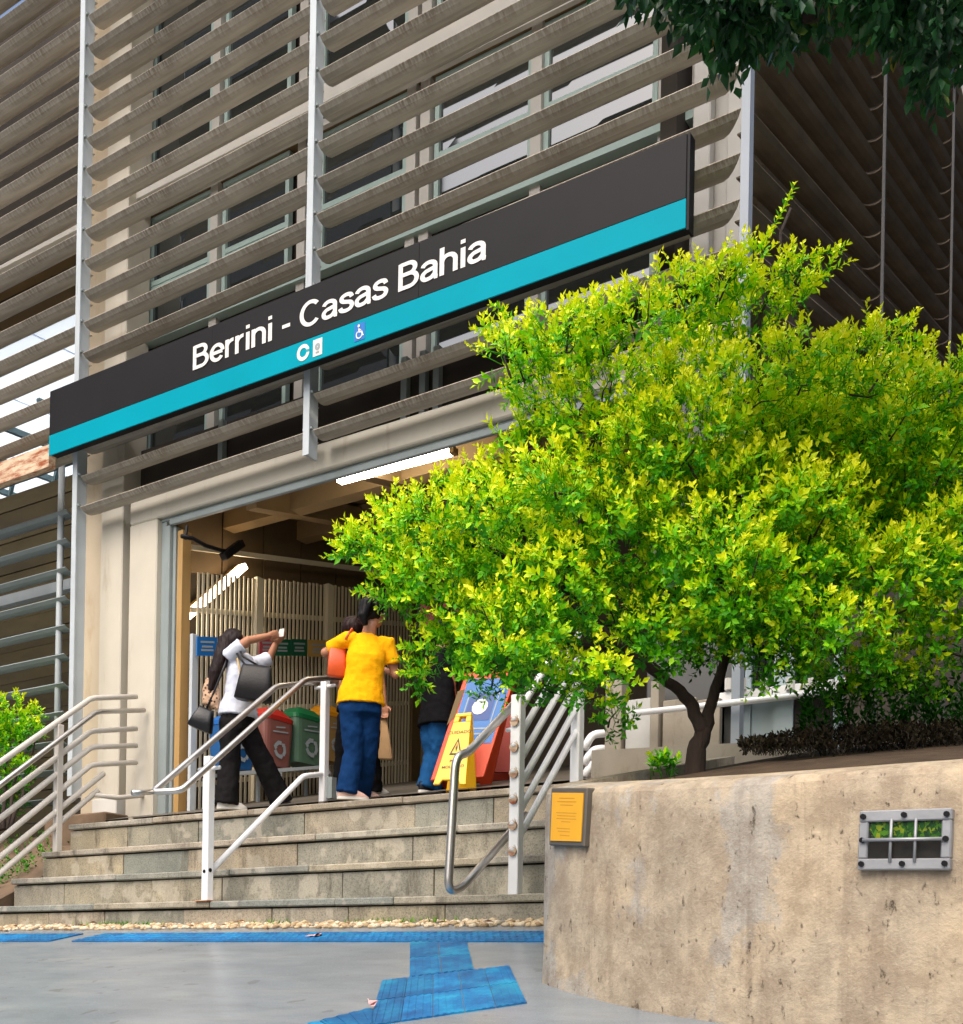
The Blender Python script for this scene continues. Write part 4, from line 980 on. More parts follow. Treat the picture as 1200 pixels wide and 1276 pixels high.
shrub = thing('golden_shrub', 'big golden green leafy shrub with a forked dark trunk in the planter', 'shrub', dep(862, 957, 5.5))
D0 = 5.45
clumps = [(425,688,16),(450,683,28),(490,655,42),(540,650,52),(500,720,42),(560,720,58),(600,640,52),(640,690,62),(590,785,50),(540,815,30),(640,790,60),(690,740,66),(620,838,34),(680,835,42),(720,640,58),(690,600,46),(585,605,28),(630,595,30),(480,745,26),(518,842,12),
 (645,425,40),(700,400,42),(680,462,44),(740,395,42),(760,450,46),(715,505,34),(800,375,42),(850,350,42),(900,328,36),(862,420,55),(820,482,52),(930,370,46),(990,322,24),(1022,316,16),(940,303,20),(1000,352,16),(622,395,18),(730,365,16),(650,548,24),(700,540,30),
 (790,560,66),(860,540,66),(930,465,60),(1000,430,42),(960,540,66),(780,660,66),(860,640,72),(940,630,72),(770,760,62),(850,730,66),(930,730,62),(740,850,40),(762,892,20),(815,800,46),(872,795,40),(950,785,48),
 (1070,450,50),(1108,425,34),(1035,520,66),(1120,520,66),(1180,475,48),(1180,570,66),(1030,620,66),(1110,620,70),(1190,680,72),(1040,710,60),(1120,720,66),(1060,795,50),(1130,805,52),(1195,780,56),(1095,838,28),(1150,850,22),(985,825,24),
 (1000,560,70),(1010,640,66),(900,580,66),(890,690,66),(985,720,60),(1000,780,52),(905,770,46),(1085,560,60),(1060,660,60),(950,830,26),(1050,845,30),
 (1270,540,80),(1265,650,80),(1270,750,66),(1340,620,80),(1340,700,70)]
r_ = random.Random(11); SP = []
crown_c = dep(850, 640, D0)
cl3 = []
clumps = [(px + (14 if px < 500 else 0), py + (24 if py < 470 and px < 1050 else 10 if py < 520 else 0), rp) for px, py, rp in clumps]
for (px, py, rp) in clumps:
    w_ = 1 - min(1, ((px - 860)/480)**2)*.6
    d = D0 + r_.uniform(-.45, .28)*w_ if rp > 25 else D0 + r_.uniform(-.2, .1)
    R = rp*d/F; cl3.append((dep(px, py, d), R))
# the far half of the crown, so that it has depth
for (px, py, rp) in clumps:
    if rp > 44 and r_.random() < .62:
        d = D0 + r_.uniform(.4, .95); cl3.append((dep(860 + (px - 860)*.9, 640 + (py - 640)*.88, d), rp*.95*D0/F))
for c, R in cl3:
    n_ = max(8, int(2200*R*R) + 6)
    for k in range(n_):
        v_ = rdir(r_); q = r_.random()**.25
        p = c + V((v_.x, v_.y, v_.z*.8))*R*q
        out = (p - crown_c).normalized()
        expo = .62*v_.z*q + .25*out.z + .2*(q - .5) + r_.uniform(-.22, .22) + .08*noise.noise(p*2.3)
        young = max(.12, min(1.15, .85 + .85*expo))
        d = (v_*.6 + out*.25 + V((0, 0, .42)) + rdir(r_)*.5).normalized()
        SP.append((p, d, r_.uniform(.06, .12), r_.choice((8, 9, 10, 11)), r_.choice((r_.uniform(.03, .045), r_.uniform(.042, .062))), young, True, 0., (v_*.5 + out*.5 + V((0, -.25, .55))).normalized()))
# stray shoots
for (pts, n_) in (([(945,312),(962,285),(975,262),(986,240)], 9), ([(990,330),(1020,318),(1046,310)], 7), ([(985,365),(1010,350),(1022,343)], 4), ([(640,400),(622,384)], 4), ([(455,682),(432,688),(415,692)], 6), ([(530,840),(508,838)], 4), ([(1090,420),(1116,402)], 5)):
    P3 = [dep(x, y, D0 - .05) for x, y in pts]
    for k in range(n_):
        t = k/(n_-1)*(len(P3)-1); i = min(int(t), len(P3)-2); p = P3[i].lerp(P3[i+1], t - i)
        SP.append((p, (P3[i+1]-P3[i]).normalized() + rdir(r_)*.35, .05, 7, .036, .85))
SP.sort(key=lambda s: (s[0] - CAM).dot(FWD))
# those nearest the eye are pieces of their own; the rest is one mass
sm = []
for k in range(14):
    m_ = MB(); sprig(m_, r_, V((0,0,0)), V((0,0,1)), .09, 9, .046, .62 + .4*(k % 7)/6); sm.append(m_.mesh('leaf_sprig', C['leafgold'], True))
NEAR = 290; near = SP[:NEAR*2:2]; rest = SP[1:NEAR*2:2] + SP[NEAR*2:]
crown = MB()
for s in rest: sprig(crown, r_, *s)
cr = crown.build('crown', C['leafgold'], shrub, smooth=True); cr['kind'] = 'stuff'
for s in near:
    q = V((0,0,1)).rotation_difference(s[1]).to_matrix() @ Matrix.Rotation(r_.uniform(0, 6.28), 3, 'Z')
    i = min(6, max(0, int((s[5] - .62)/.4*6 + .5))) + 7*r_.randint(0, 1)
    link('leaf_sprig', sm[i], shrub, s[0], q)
# trunk, limbs and twigs
def wob(pts, n_=5, a=.012):
    out = []
    for p, q in zip(pts, pts[1:]):
        for k in range(n_):
            t = k/n_; out.append(p.lerp(q, t) + V((r_.uniform(-a,a), r_.uniform(-a,a), 0)))
    return out + [pts[-1]]
DT = 5.5
base = dep(864, 962, DT) - V((0, 0, .08)); fork = dep(877, 908, DT)
m_ = MB()
tr1 = wob([base, dep(868, 935, DT), fork], 4, .006); m_.tube(tr1, [.056 - .02*i/len(tr1) for i in range(len(tr1))], 12)
L1 = wob([fork - V((0,0,.04)), dep(862, 880, DT), dep(840, 855, DT-.03), dep(812, 835, DT-.08), dep(770, 800, DT-.15), dep(700, 740, DT-.15)], 4, .008); m_.tube(L1, [.036 - .025*i/len(L1) for i in range(len(L1))], 10)
L2 = wob([fork - V((0,0,.05)), dep(886, 880, DT), dep(900, 835, DT), dep(912, 770, DT), dep(930, 690, DT+.1)], 4, .008); m_.tube(L2, [.034 - .022*i/len(L2) for i in range(len(L2))], 10)
m_.build('trunk', C['bark'], shrub, smooth=True)
limbs = [[(812,835),(760,810),(690,800),(620,800)], [(770,800),(690,720),(600,680),(480,680)], [(700,740),(735,600),(740,520),(700,420)], [(912,770),(870,640),(830,480),(850,370)], [(930,690),(950,560),(940,420),(985,260)], [(912,780),(990,700),(1060,600),(1110,450)], [(905,800),(1000,760),(1120,720),(1230,640)], [(735,600),(744,540),(738,500),(730,440)], [(1000,430),(1040,415),(1060,436),(1085,450)]]
for lb in limbs:
    P3 = wob([dep(x, y, DT - .05 + .1*(i % 2)) for i, (x, y) in enumerate(lb)], 5, .02)
    MB().tube(P3, [.022 - .016*i/len(P3) for i in range(len(P3))], 7).build('branch', C['bark'], shrub, smooth=True)
tw = MB()
for c, R in cl3[:len(clumps)]:
    for k in range(2):
        a = c - V((0,0,R*.6)) + rdir(r_)*R*.3; b = c + rdir(r_)*R*.8; tw.tube([a, a.lerp(b,.5) + rdir(r_)*R*.12, b], [.006,.004,.002], 4)
q = tw.build('twigs', C['bark'], shrub); q['kind'] = 'stuff'

# small shrub on the bank at the left
ls = thing('small_shrub', 'small bright green shrub behind the left railing', 'shrub', onX(5, 1010, -10.2))
m_ = MB(); LD = dep(15, 930, 11.8)
for (px, py, rp) in ((-30,900,40),(5,895,28),(25,905,22),(-10,930,34),(20,925,22),(40,915,16),(-25,970,36),(8,985,26),(22,965,18),(-40,1010,30),(6,1012,14),(45,893,8)):
    c = dep(px, py, 11.8 + r_.uniform(-.2, .2)); R = rp*11.8/F
    for k in range(int(900*R*R) + 8):
        v_ = rdir(r_); p = c + v_*R*r_.random()**.4
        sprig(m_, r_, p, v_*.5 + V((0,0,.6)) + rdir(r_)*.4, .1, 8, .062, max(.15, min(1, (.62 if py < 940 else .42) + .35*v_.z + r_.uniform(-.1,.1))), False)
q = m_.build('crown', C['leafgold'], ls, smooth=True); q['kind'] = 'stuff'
b_ = onX(5, 1015, -10.2); b_.z -= .15
m_ = MB()
for k in range(5): m_.tube(wob([b_ + V((k*.05-.1,0,0)), dep(-20 + k*14, 960, 11.8), dep(-30 + k*20, 910, 11.8)], 4, .02), [.022 - .002*i for i in range(9)], 6)
m_.build('stem', C['bark'], ls, smooth=True)
# ground cover on the bank
m_ = MB()
for k in range(420):
    x = r_.uniform(-13, -9.3); y = r_.uniform(6.1, 7.5); z = 2.0 + (y - 5.9)/1.7*.95
    sprig(m_, r_, V((x, y, z)), V((r_.uniform(-.4,.4), r_.uniform(-.4,.2), 1)), .1, 6, .05, r_.uniform(.1, .4), False)
tag(m_.build('ground_cover', C['leafgold'], smooth=True), kind='stuff')
# weeds in the planter
wd = thing('weed', 'small green weed growing at the planter rim left of the trunk', 'plant', dep(822, 958, 5.0))
m_ = MB()
for k in range(16):
    p = dep(r_.uniform(808, 842), r_.uniform(954, 964), 5.0); sprig(m_, r_, p, V((r_.uniform(-.6,.6), r_.uniform(-.6,.2), .7)), .07, 7, .045, r_.uniform(.35, .65), True)
m_.build('leaves', C['leafgold'], wd, smooth=True)
# dry low hedge along the back of the planter
m_ = MB()
for k in range(900):
    px = r_.uniform(925, 1260); dd = r_.uniform(5.25, 5.95); p = dep(px, 934 - (px - 930)*.05 + r_.uniform(-14, 9)*min(1, (px-915)/90), dd)
    sprig(m_, r_, p, V((r_.uniform(-.9,.9), r_.uniform(-.6,.6), .8)), .05, 5, r_.uniform(.02, .045), r_.uniform(.1, 1), True)
tag(m_.build('dry_hedge', C['leafdry']), kind='stuff')
m_ = MB()
for k in range(240):
    px = r_.uniform(1000, 1260); p = dep(px, r_.uniform(862, 925), r_.uniform(5.7, 6.3))
    sprig(m_, r_, p, V((r_.uniform(-.6,.6), r_.uniform(-.6,.2), .7)), .1, 7, .05, r_.uniform(.05, .2), True)
tag(m_.build('dark_undergrowth', C['leafgold'], smooth=True), kind='stuff')

# street tree whose boughs hang into the top right corner
st = thing('street_tree', 'dark green tree whose drooping leafy boughs hang in from above', 'tree', (1.75, 1.9, ground(1.9)))
tb = V((1.75, 1.9, ground(1.9) - .2)); tt = V((1.5, 2.3, 4.4))
m_ = MB(); P3 = wob([tb, V((1.8, 2.0, 2.4)), tt, V((1.2, 2.9, 6.2))], 5, .02); m_.tube(P3, [.17 - .006*i for i in range(len(P3))], 14); m_.build('trunk', C['bark'], st, smooth=True)
DB = 4.2
boughs = [[(1290,-60),(1100,-30),(960,-20),(820,-25),(770,-8)], [(1290,-60),(1120,-5),(1000,20),(930,30),(905,70)], [(1300,-40),(1230,20),(1190,60),(1165,90)], [(1290,-60),(1080,-15),(1040,10),(1030,25)], [(1290,-60),(1000,-60),(880,-30),(860,0)]]
for b_ in boughs:
    P3 = [tt if b_[0][0] == 1290 else V((1.35, 2.6, 5.2))] + [dep(x, y, DB + r_.uniform(-.1,.1)) for x, y in b_]
    P3 = wob(P3, 4, .012); MB().tube(P3, [max(.004, .05 - .046*i/len(P3)) for i in range(len(P3))], 7).build('branch', C['bark'], st, smooth=True)
dm_ = MB(); dsp = []
for (px, py, rp, n_) in ((775,-10,20,20),(800,-12,28,30),(850,-10,40,46),(885,20,34,50),(900,55,30,46),(920,30,40,60),(945,60,28,44),(960,20,44,66),(1000,-5,44,66),(1030,10,36,56),(1060,-10,44,60),(1100,5,40,66),(1130,40,34,56),(1150,10,44,66),(1170,72,24,34),(1190,30,40,66),(1230,40,50,60),(985,45,24,30),(1110,45,26,34),(1165,105,12,14),(905,95,12,10),(940,84,16,14)):
    py = py - 50 if px < 1150 else py - 28
    for k in range(int(n_*.8)):
        v_ = rdir(r_); d = DB + r_.uniform(-.3, .35); p = dep(px, py, d) + v_*rp*d/F*r_.random()**.4
        dsp.append((p, V((v_.x*.5, v_.y*.5, -.45)) + rdir(r_)*.35, r_.uniform(.07, .13), r_.choice((6,7,8)), r_.uniform(.06, .092), r_.uniform(.25, .85), True, .7))
for (px, py, rp, n_) in ((1000,-140,120,50),(1220,-120,100,50),(850,-130,90,40)):
    for k in range(n_):
        v_ = rdir(r_); p = dep(px, py, DB + r_.uniform(-.5,.6)) + v_*rp*DB/F
        dsp.append((p, V((v_.x*.5, v_.y*.5, -.45)) + rdir(r_)*.35, .1, 7, .085, r_.uniform(.2, .8), False, .7))
for s in dsp: sprig(dm_, r_, *s)
q = dm_.build('crown', C['leafdark'], st, smooth=True); q['kind'] = 'stuff'
# unseen foliage added above and right of the view to shade the side elevation
dm_ = MB()
for k in range(5200):
    if k % 3: c = V((r_.gauss(3.0, 1.1), r_.gauss(3.6, 1.6), r_.gauss(7.6, .9)))
    else: c = V((r_.gauss(4.6, 1.7), r_.gauss(11.5, 3.0), r_.gauss(8.2, 1.9)))
    if k % 3 and (c.x < 2.6 or c.y > 4): continue
    q = c - CAM; dz = q.dot(FWD)
    if c.x < .25 and (dz <= 0 or HY - F*q.dot(UPV)/max(.1, dz) > -60): continue
    if c.x < -.1*c.y + .3 and c.y > 5.2: continue
    sprig(dm_, r_, c, rdir(r_), .3, 6, .26, r_.uniform(.2, .8), False)
q = dm_.build('shade_foliage', C['leafdark'], st, smooth=True); q['kind'] = 'stuff'
t = thing('shade_block', 'dark neighbouring building that shades the side passage', 'building', (5, 9, 1))  # unseen block, added to keep light off the side elevation
MB().box(4.0, 14, 8.5, 34, 0, 15).build('wall', MAT('shade_block_wall', lin((96,90,84)), .85), t)
# what stands across the street and is mirrored in the panes
for (x0, x1, y0, y1, h, lb) in ((-95,-45,-48,-24,60,'tall grey office block across the street, left'), (-24,-6,-60,-40,20,'pale office block across the street, middle'), (14,50,-60,-36,26,'brown office block across the street, right')):
    t = thing('office_block', lb, 'building', ((x0+x1)/2, y1, 0))
    MB().box(x0, x1, y0, y1, 0, h).build('wall', MAT('office_wall', {60: lin((92,92,94)), 20: lin((206,204,198)), 26: lin((140,110,90))}[h], .8), t)
    m_ = MB()
    for f in range(int(h/3.4)): m_.box(x0 + .5, x1 - .5, y1 + .004, y1 + .05, f*3.4 + 1.2, f*3.4 + 2.9)
    m_.build('window_band', C['glass'], t)
# ================================================================== people
def solid(mb, vox, smooth=4):
    me = mb.mesh('tmp', []); o = bpy.data.objects.new('tmp', me); col.objects.link(o)
    r = o.modifiers.new('r', 'REMESH'); r.mode = 'VOXEL'; r.voxel_size = vox
    s = o.modifiers.new('s', 'SMOOTH'); s.iterations = smooth; s.factor = .5
    bpy.context.view_layer.update()
    out = bpy.data.meshes.new_from_object(o.evaluated_get(bpy.context.evaluated_depsgraph_get()))
    bpy.data.objects.remove(o); out.polygons.foreach_set('use_smooth', [True]*len(out.polygons)); return out
def wrinkle(me, amp, sc_, zs=1.):
    me.update(); ns = [v.normal.copy() for v in me.vertices]
    for v, n_ in zip(me.vertices, ns):
        p = V((v.co.x*sc_, v.co.y*sc_, v.co.z*sc_*zs)); v.co += n_*amp*(noise.noise(p) + .6*noise.noise(p*2.1))
def ering(c, a, b, n=18): return [c + a*math.cos(2*math.pi*i/n) + b*math.sin(2*math.pi*i/n) for i in range(n)]
def limb(mb, pts, rs, n=14):
    mb.tube(pts, rs, n)
    for p, r in zip(pts, rs): mb.ell(p, V((r,0,0)), V((0,r,0)), V((0,0,r)), 10, 8)
def hand(mb, wr, d, side, palm, curl=.5, sc_=1.):
    d = d.normalized(); side = (side - d*side.dot(d)).normalized(); palm = (palm - d*palm.dot(d) - side*palm.dot(side)).normalized()
    c = wr + d*.045*sc_; mb.ell(c, side*.038*sc_, d*.052*sc_, palm*.016*sc_, 12, 8)
    for i, (o, L) in enumerate(((-.03,.066),(-.010,.076),(.010,.072),(.028,.058))):
        p = wr + d*.085*sc_ + side*o*sc_; pts = [p - d*.02*sc_, p]; dd = d
        for s in range(3):
            dd = (dd*math.cos(curl*.6) + palm*math.sin(curl*.6)).normalized(); p = p + dd*L*sc_*(.45, .3, .25)[s]; pts.append(p)
            palm_ = palm
        mb.tube(pts, [.0095*sc_, .009*sc_, .0085*sc_, .008*sc_, .006*sc_], 8)
    p = wr + d*.025*sc_ - side*.03*sc_; mb.tube([p, p + (d*.6 - side*.7 + palm*.3).normalized()*.035*sc_, p + (d*1. - side*.5 + palm*.6).normalized()*.062*sc_], [.012*sc_, .0105*sc_, .008*sc_], 8)
def head(mb, c, f, s, R=.1):
    u = f.cross(s).normalized()
    if u.z < 0: u = -u
    mb.ell(c + u*.015, f*R*.95, s*R*.78, u*R*1.08, 16, 12)
    mb.ell(c - u*R*.45 + f*R*.25, f*R*.62, s*R*.58, u*R*.62, 14, 10)      # jaw
    mb.tube([c + f*R*.86 + u*R*.15, c + f*R*1.16 - u*R*.22, c + f*R*.9 - u*R*.3], [.010, .017, .012], 8)   # nose
    for k in (-1, 1): mb.ell(c + s*k*R*.78 - u*R*.05, f*R*.2, s*k*R*.09, u*R*.3, 8, 6)
    mb.ell(c + f*R*.83 - u*R*.58, f*R*.1, s*R*.28, u*R*.07, 8, 6)         # lips
skin = MAT('skin', lin((176,122,92)), .5, .08, 6, .05)
def cloth(name, c, var=.1): return MAT(name, c, .85, var, 5, .25, 90, spec=.12)
def place(px, py, Y): 
    p = onY(px, 900, Y); return V((p.x, p.y, floor(Y)))
def person(label, O, J, skin_m, hair, top, pants, shoe, top_len, jeans_flare, group=None, hair_fn=None, sleeve=.14, vox=.009):
    """J: joints in metres in the camera-facing frame (right, away, up) from O"""
    W = lambda q: O + RGT0*q[0] + FWD*q[1] + UP0*q[2]
    j = {k: W(v) for k, v in J.items() if isinstance(v, tuple) and not k.startswith(('face', 'foot'))}
    f = (RGT0*J['face'][0] + FWD*J['face'][1] + UP0*J['face'][2]).normalized(); hs = f.cross(UP0).normalized()
    sx = (j['shr'] - j['shl']); sx.z = 0; sx.normalize(); sf = UP0.cross(sx).normalized()     # sf = chest direction
    t = thing('person', label, 'person', O, group)
    hipc, chest, neck, hd = j['hip'], j['chest'], j['neck'], j['head']
    shw = (j['shr'] - j['shl']).length/2; shc = (j['shr'] + j['shl'])/2
    b = MB()
    head(b, hd, f, hs, .1)
    b.tube([shc + UP0*.0, neck, hd - UP0*.05], [.062, .052, .05], 14)
    b.loft([ering(hipc - UP0*.06, sx*.15, sf*.10), ering(hipc + UP0*.04, sx*.16, sf*.11), ering(hipc.lerp(chest, .5), sx*.135, sf*.095), ering(chest, sx*(shw*.82), sf*.11), ering(shc - UP0*.03, sx*shw*.8, sf*.085), ering(shc + UP0*.03, sx*.07, sf*.06)])
    for k, sd in (('l', -1), ('r', 1)):
        limb(b, [j['sh'+k], j['el'+k], j['wr'+k]], [.048, .038, .027])
        hd_ = (j['wr'+k] - j['el'+k]).normalized(); dirn = W(J.get('hand'+k)) - j['wr'+k] if ('hand'+k) in J else hd_
        side = sf.cross(hd_) if abs(sf.dot(hd_)) < .9 else UP0.cross(hd_)
        hand(b, j['wr'+k], dirn, side*sd, side.cross(hd_), J.get('curl'+k, .5))
        limb(b, [j['hp'+k], j['kn'+k], j['an'+k]], [.082, .056, .038])
    me = solid(b, vox, 3); me.materials.append(skin_m); body = link('body', me, t)
    # trousers
    b = MB()
    b.loft([ering(hipc + UP0*(top_len + .06), sx*.15, sf*.11), ering(hipc + UP0*.02, sx*.172, sf*.122), ering(hipc - UP0*.09, sx*.17, sf*.12)])
    for k in ('l', 'r'):
        h, kn, an = j['hp'+k], j['kn'+k], j['an'+k]
        b.tube([h + UP0*.05, h.lerp(kn, .5), kn, kn.lerp(an, .55), an + (an - kn).normalized()*.03], [.1, .092, .07*jeans_flare, .072*jeans_flare, .078*jeans_flare], 16)
    me = solid(b, .011, 4); wrinkle(me, .009, 12, .8); wrinkle(me, .004, 34, .6); me.materials.append(pants); link('trousers', me, t)
    # top
    b = MB(); tl = top_len
    b.loft([ering(hipc + UP0*tl, sx*.196, sf*.150), ering(hipc + UP0*(tl + .1), sx*.180, sf*.136), ering(hipc.lerp(chest, .55), sx*.158, sf*.118), ering(chest, sx*(shw*.95), sf*.128), ering(shc - UP0*.035, sx*shw*.93, sf*.10), ering(shc + UP0*.022, sx*shw*.62, sf*.078), ering(shc + UP0*.05, sx*.072, sf*.064)])
    for k in ('l', 'r'):
        d = (j['el'+k] - j['sh'+k]).normalized(); b.tube([shc.lerp(j['sh'+k], .6), j['sh'+k], j['sh'+k] + d*sleeve*.6, j['sh'+k] + d*sleeve], [.06, .064, .064, .067], 14)
    me = solid(b, .010, 4); wrinkle(me, .008, 9, 1.1); wrinkle(me, .0022, 26, 1.5); me.materials.append(top); link('top', me, t)
    # shoes
    for k in ('l', 'r'):
        an = j['an'+k]; fd = (RGT0*J['foot'+k][0] + FWD*J['foot'+k][1]).normalized(); s2 = fd.cross(UP0); b0 = V((an.x, an.y, W(J['sole'+k]).z if ('sole'+k) in J else an.z - .08))
        b = MB(); b.loft([ering(b0 + UP0*.0 + fd*.05, fd*.125, s2*.044), ering(b0 + UP0*.022 + fd*.05, fd*.128, s2*.046), ering(b0 + UP0*.05 + fd*.03, fd*.105, s2*.042), ering(b0 + UP0*.085 - fd*.01, fd*.06, s2*.038)])
        b.build('shoe', shoe, t, smooth=True)
        MB().loft([ering(b0 - UP0*.008 + fd*.05, fd*.13, s2*.048), ering(b0 + UP0*.014 + fd*.05, fd*.132, s2*.049)]).build('sole', C['white'], t)
    # eyes
    for s_ in (-1, 1):
        e = hd + f*.083 + hs*s_*.034 + UP0*.018; MB().ell(e, f*.012, hs*.014, UP0*.009, 8, 6).build('eye', C['print'], t)
        MB().ell(e + f*.008, f*.006, hs*.006, UP0*.006, 8, 6).build('iris', C['black'], t)
    # hair
    b = MB(); u = UP0
    b.ell(hd + u*.028 - f*.022, f*.1, hs*.093, u*.108, 16, 12)
    if hair_fn: hair_fn(b, hd, f, hs, W)
    me = solid(b, .008, 2); wrinkle(me, .006, 40, .25); me.materials.append(hair); link('hair', me, t)
    return t, W, j
def hairmat(n_, c):
    t = NT(n_); v = t.coord((60, 60, 5)); t.color(t.ramp(t.noise(v, 1.5, 4), [(.3, mul(c, .6)), (.7, mul(c, 1.5))])); t.bump(t.noise(v, 2), .4, .01); return t.set(.5, spec=.2)

# --- woman in a white shirt, arms raised
O = place(315, 1000, 7.16); k_ = 1/143.
def A(px, py, w_=0): return ((px - 315)*k_, w_, (1000 - py)*k_)
JA = dict(hip=A(296,892,.02), chest=A(302,838,.0), neck=A(300,812,.0), head=A(291,798,.0), face=(.9,.35,.12), shoulder=None,
  shl=A(312,816,.17), shr=A(289,816,-.13), ell=A(328,806,.22), elr=A(312,800,-.16), wrl=A(336,789,.2), wrr=A(333,789,-.04), handl=A(343,783,.17), handr=A(342,784,.02), curll=.7, curlr=.7,
  hpl=A(302,900,.1), hpr=A(290,900,-.06), knl=A(325,942,.22), knr=A(287,946,.02), anl=A(343,983,.32), anr=A(284,992,.0), footl=(.85,.5,0), footr=(.9,.35,0), solel=A(345,993,.32), soler=A(284,1001,0))
def hairA(b, hd, f, hs, W): 
    b.tube([hd + UP0*.03 - f*.05, W(A(278,815,-.06)), W(A(271,838,-.1)), W(A(266,860,-.1))], [.085, .075, .055, .03], 12)
white_shirt = cloth('white_cotton', lin((206,212,226)), .05)
pa_, WA, jA = person('person in a white shirt and wide black trousers raising both arms', O, JA, skin, hairmat('hair_dark_brown', lin((30,18,18))), white_shirt, cloth('black_trousers', lin((26,24,26))), C['white'], .03, 1.35, hair_fn=hairA)
# --- woman in a yellow T-shirt
O = place(452, 992, 7.10); k2 = 1/155.
def B(px, py, w_=0): return ((px - 452)*k2, w_, (993 - py)*k2)
JB = dict(hip=B(449,875,.0), chest=B(455,818,.0), neck=B(459,780,.0), head=B(463,762,.02), face=(.55,.85,-.05), shoulder=None,
  shl=B(431,795,.0), shr=B(480,797,.05), ell=B(402,809,.08), elr=B(490,834,.1), wrl=B(418,822,.26), wrr=B(478,822,.3), handl=B(428,818,.32), handr=B(470,815,.36),
  hpl=B(438,888,-.02), hpr=B(459,888,.04), knl=B(441,935,.02), knr=B(456,935,.12), anl=B(434,982,.0), anr=B(447,978,.3), footl=(.95,.3,0), footr=(.9,.4,0), solel=B(434,993,0), soler=B(450,986,.3))
def hairB(b, hd, f, hs, W):
    b.tube([hd + UP0*.05 - f*.05, W(B(455,758,-.09)), W(B(452,772,-.11)), W(B(455,783,-.1))], [.075, .06, .045, .02], 12)
pb_, WB, jB = person('person in a yellow T-shirt and blue jeans seen from behind', O, JB, skin, hairmat('hair_black', lin((12,11,12))), cloth('yellow_cotton', lin((250,176,10)), .05), cloth('blue_denim', lin((10,48,92)), .16), cloth('pale_pink_shoe', lin((206,170,156))), -.01, 1.12, hair_fn=hairB, sleeve=.17)
# --- companion in black behind
O = place(448, 985, 7.72)
k3 = 9.75/F
def Cc(px, py, w_=0): return ((px - 448)*k3, w_, (985 - py)*k3)
JC = dict(hip=Cc(447,880,.0), chest=Cc(446,828,.0), neck=Cc(442,795,.0), head=Cc(438,779,.0), face=(.2,.97,.0), shoulder=None,
  shl=Cc(424,808,.0), shr=Cc(466,808,.0), ell=Cc(423,845,.04), elr=Cc(474,842,.04), wrl=Cc(430,872,.14), wrr=Cc(478,868,.02), handr=Cc(479,880,.02), curlr=1.,
  hpl=Cc(435,892,.0), hpr=Cc(459,892,.0), knl=Cc(428,936,.02), knr=Cc(463,936,.04), anl=Cc(426,975,.0), anr=Cc(465,972,.1), footl=(.2,.97,0), footr=(.8,.5,0), solel=Cc(426,985,0), soler=Cc(465,980,.1))
pc_, WC, jC = person('person in black mostly hidden behind the yellow shirt, carrying a paper bag', O, JC, skin, hairmat('hair_reddish', lin((34,16,15))), cloth('black_top', lin((16,15,17))), cloth('charcoal_trousers', lin((20,19,21))), C['white'], .0, 1.1, sleeve=.12)
# --- person in black top and jeans by the boards
O = place(541, 966, 7.55); k4 = 1/156.
def Dd(px, py, w_=0): return ((px - 541)*k4, w_, (966 - py)*k4)
JD = dict(hip=Dd(545,868,.0), chest=Dd(548,812,.0), neck=Dd(550,782,.0), head=Dd(553,762,.0), face=(.8,.6,.0), shoulder=None,
  shl=Dd(535,794,.1), shr=Dd(560,794,-.1), ell=Dd(530,830,.1), elr=Dd(562,834,-.04), wrl=Dd(540,862,.16), wrr=Dd(568,866,.1),
  hpl=Dd(538,880,.05), hpr=Dd(549,880,-.03), knl=Dd(538,920,.06), knr=Dd(546,920,.02), anl=Dd(531,957,.03), anr=Dd(541,958,.1), footl=(.6,.8,0), footr=(.8,.6,0), solel=Dd(531,968,.03), soler=Dd(541,968,.1))
pd_, WD, jD = person('person in a black top and bright blue jeans beside the orange board', O, JD, skin, hairmat('hair_dark', lin((14,12,11))), cloth('black_jersey', lin((12,12,15))), cloth('bright_denim', lin((26,78,128)), .14), C['black'], -.1, .9)

# ------------------------------------------------------------------ bags and things held
def rrect(c, a, b, n=20, pw=.4):
    out = []
    for i in range(n):
        t = 2*math.pi*i/n; x, y = math.cos(t), math.sin(t); out.append(c + a*math.copysign(abs(x)**pw, x) + b*math.copysign(abs(y)**pw, y))
    return out
def bag(name, label, cat, c, right, up, back, w0, w1, h, d, m, straps=(), wr=.006):
    """c = middle of the top edge; right/up/back unit vectors; straps = list of point lists"""
    t = thing(name, label, cat, c - up*h); b = MB()
    b.loft([rrect(c - up*h, right*w0*.44, back*d*.42), rrect(c - up*h*.97, right*w0*.5, back*d*.5), rrect(c - up*h*.5, right*(w0+w1)*.25, back*d*.52), rrect(c - up*h*.1, right*w1*.5, back*d*.34), rrect(c, right*w1*.49, back*d*.16)])
    me = b.mesh('bag_body', m, True); wrinkle(me, wr, 12); link('bag_body', me, t)
    for s in straps: MB().tube(s, .009, 8).build('strap', m, t, smooth=True)
    return t
lea = MAT('black_leather', lin((30,29,30)), .42, .12, 6, .2, 60, spec=.3)
ri = (RGT0*.82 + UP0*-.42).normalized(); up_ = (UP0*.9 + RGT0*.42).normalized()
c = WA(A(318,833,-.24)); sh = WA(A(295,812,-.15))
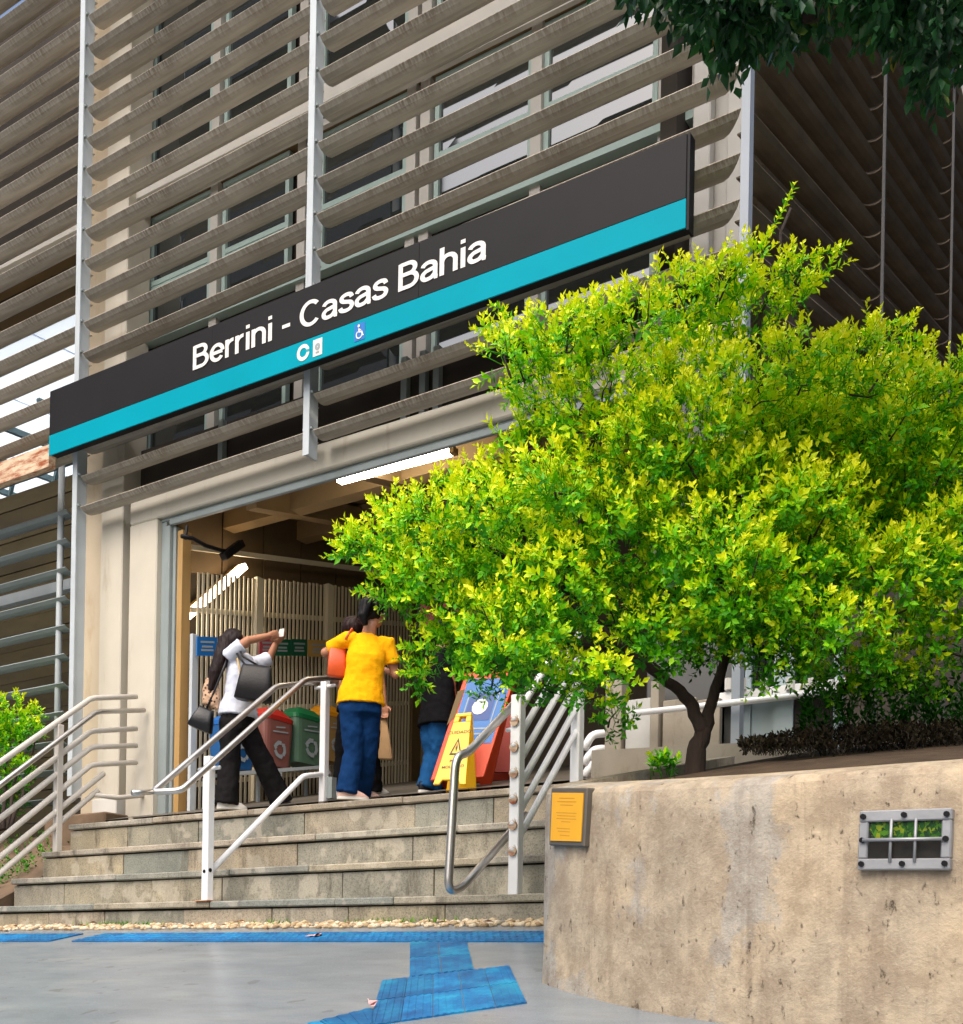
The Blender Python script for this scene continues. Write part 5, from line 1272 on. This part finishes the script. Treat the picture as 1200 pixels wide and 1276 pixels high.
bag('shoulder_bag', 'dark leather tote hanging from the raised arm of the white shirted person', 'bag', c + RGT0*.06 - UP0*.0, (RGT0*.93 - UP0*.1).normalized(), (UP0*.93 + RGT0*.1).normalized(), FWD, .32, .25, .30, .12, lea,
    [[c + RGT0*-.04 + UP0*.0, WA(A(303,822,-.2)), sh + UP0*.02, WA(A(298,818,-.1))], [c + RGT0*.06, WA(A(309,822,-.22)), sh + UP0*.03 + RGT0*.03, WA(A(300,816,-.1))]])
c = WA(A(306,845,-.19))
bag('cloth_bag', 'cream cloth bag hanging under the dark tote', 'bag', c + UP0*.02, (RGT0*.9 - UP0*.3).normalized(), (UP0*.93 + RGT0*-.28).normalized(), FWD, .11, .06, .24, .05, cloth('cream_canvas', lin((196,170,122))), [[c, WA(A(300,822,-.17))]])
c = WA(A(262,882,-.12))
bag('handbag', 'small black handbag hanging behind the white shirted person', 'bag', c, (RGT0*.88 + UP0*-.35).normalized(), (UP0*.94 + RGT0*.3).normalized(), FWD, .22, .13, .19, .11, MAT('black_leather_b', lin((14,16,20)), .38, .1, 6, .15, 60), [[c, WA(A(268,868,-.12)), WA(A(280,840,-.14)), WA(A(288,815,-.12))]])
def leo():
    t = NT('leopard_print'); v = t.n('ShaderNodeTexVoronoi'); v.inputs['Scale'].default_value = 36; t.l(t.coord(), v.inputs['Vector'])
    t.color(t.ramp(v.outputs['Distance'], [(.25, lin((60,40,34))), (.42, lin((196,160,130)))])); return t.set(.8)
c = WA(A(266,846,-.07)); b = MB(); b.loft([rrect(c + UP0*.02, RGT0*.05, FWD*.04, 16, .8), rrect(c - UP0*.08, RGT0*.075, FWD*.05, 16, .8), rrect(c - UP0*.2, RGT0*.07, FWD*.05, 16, .8), rrect(c - UP0*.25 + RGT0*.02, RGT0*.04, FWD*.03, 16, .8)])
t = thing('jacket', 'leopard print jacket hung over the black handbag', 'jacket', c - UP0*.25); me = solid(b, .01, 3); wrinkle(me, .014, 16); me.materials.append(leo()); link('folded_cloth', me, t)
# paper held up
c = WA(A(344,781,.08)); t = thing('paper', 'small white paper held up in both raised hands', 'paper', c)
MB().prism([c + RGT0*-.02 - UP0*.03, c + RGT0*.035 - UP0*.02, c + RGT0*.04 + UP0*.05, c + RGT0*.0 + UP0*.04], FWD*.003).build('sheet', C['print'], t)
# orange bag on the yellow shirted person's shoulder
c = WB(B(419,806,.02)); 
bag('shoulder_bag', 'orange leather bag under the elbow of the yellow shirted person', 'bag', c + UP0*.01, (RGT0*.97 + FWD*.2).normalized(), UP0, FWD, .16, .13, .24, .09, MAT('orange_leather', lin((206,82,30)), .45, .08, 6, .15), [[c + RGT0*.03, WB(B(431,797,-.07)), WB(B(437,784,-.03)), WB(B(440,790,.08))]])
# paper bag carried by the companion
c = WC(Cc(478,884,.02))
bag('paper_bag', 'beige paper bag hanging from a hand beside the blue jeans', 'bag', c + UP0*.0, (RGT0*.98 + FWD*.1).normalized(), (UP0*.99 - RGT0*.06).normalized(), FWD, .13, .055, .37, .05, cloth('kraft_paper', lin((196,160,118))), [[c, c + UP0*.04]], .004)
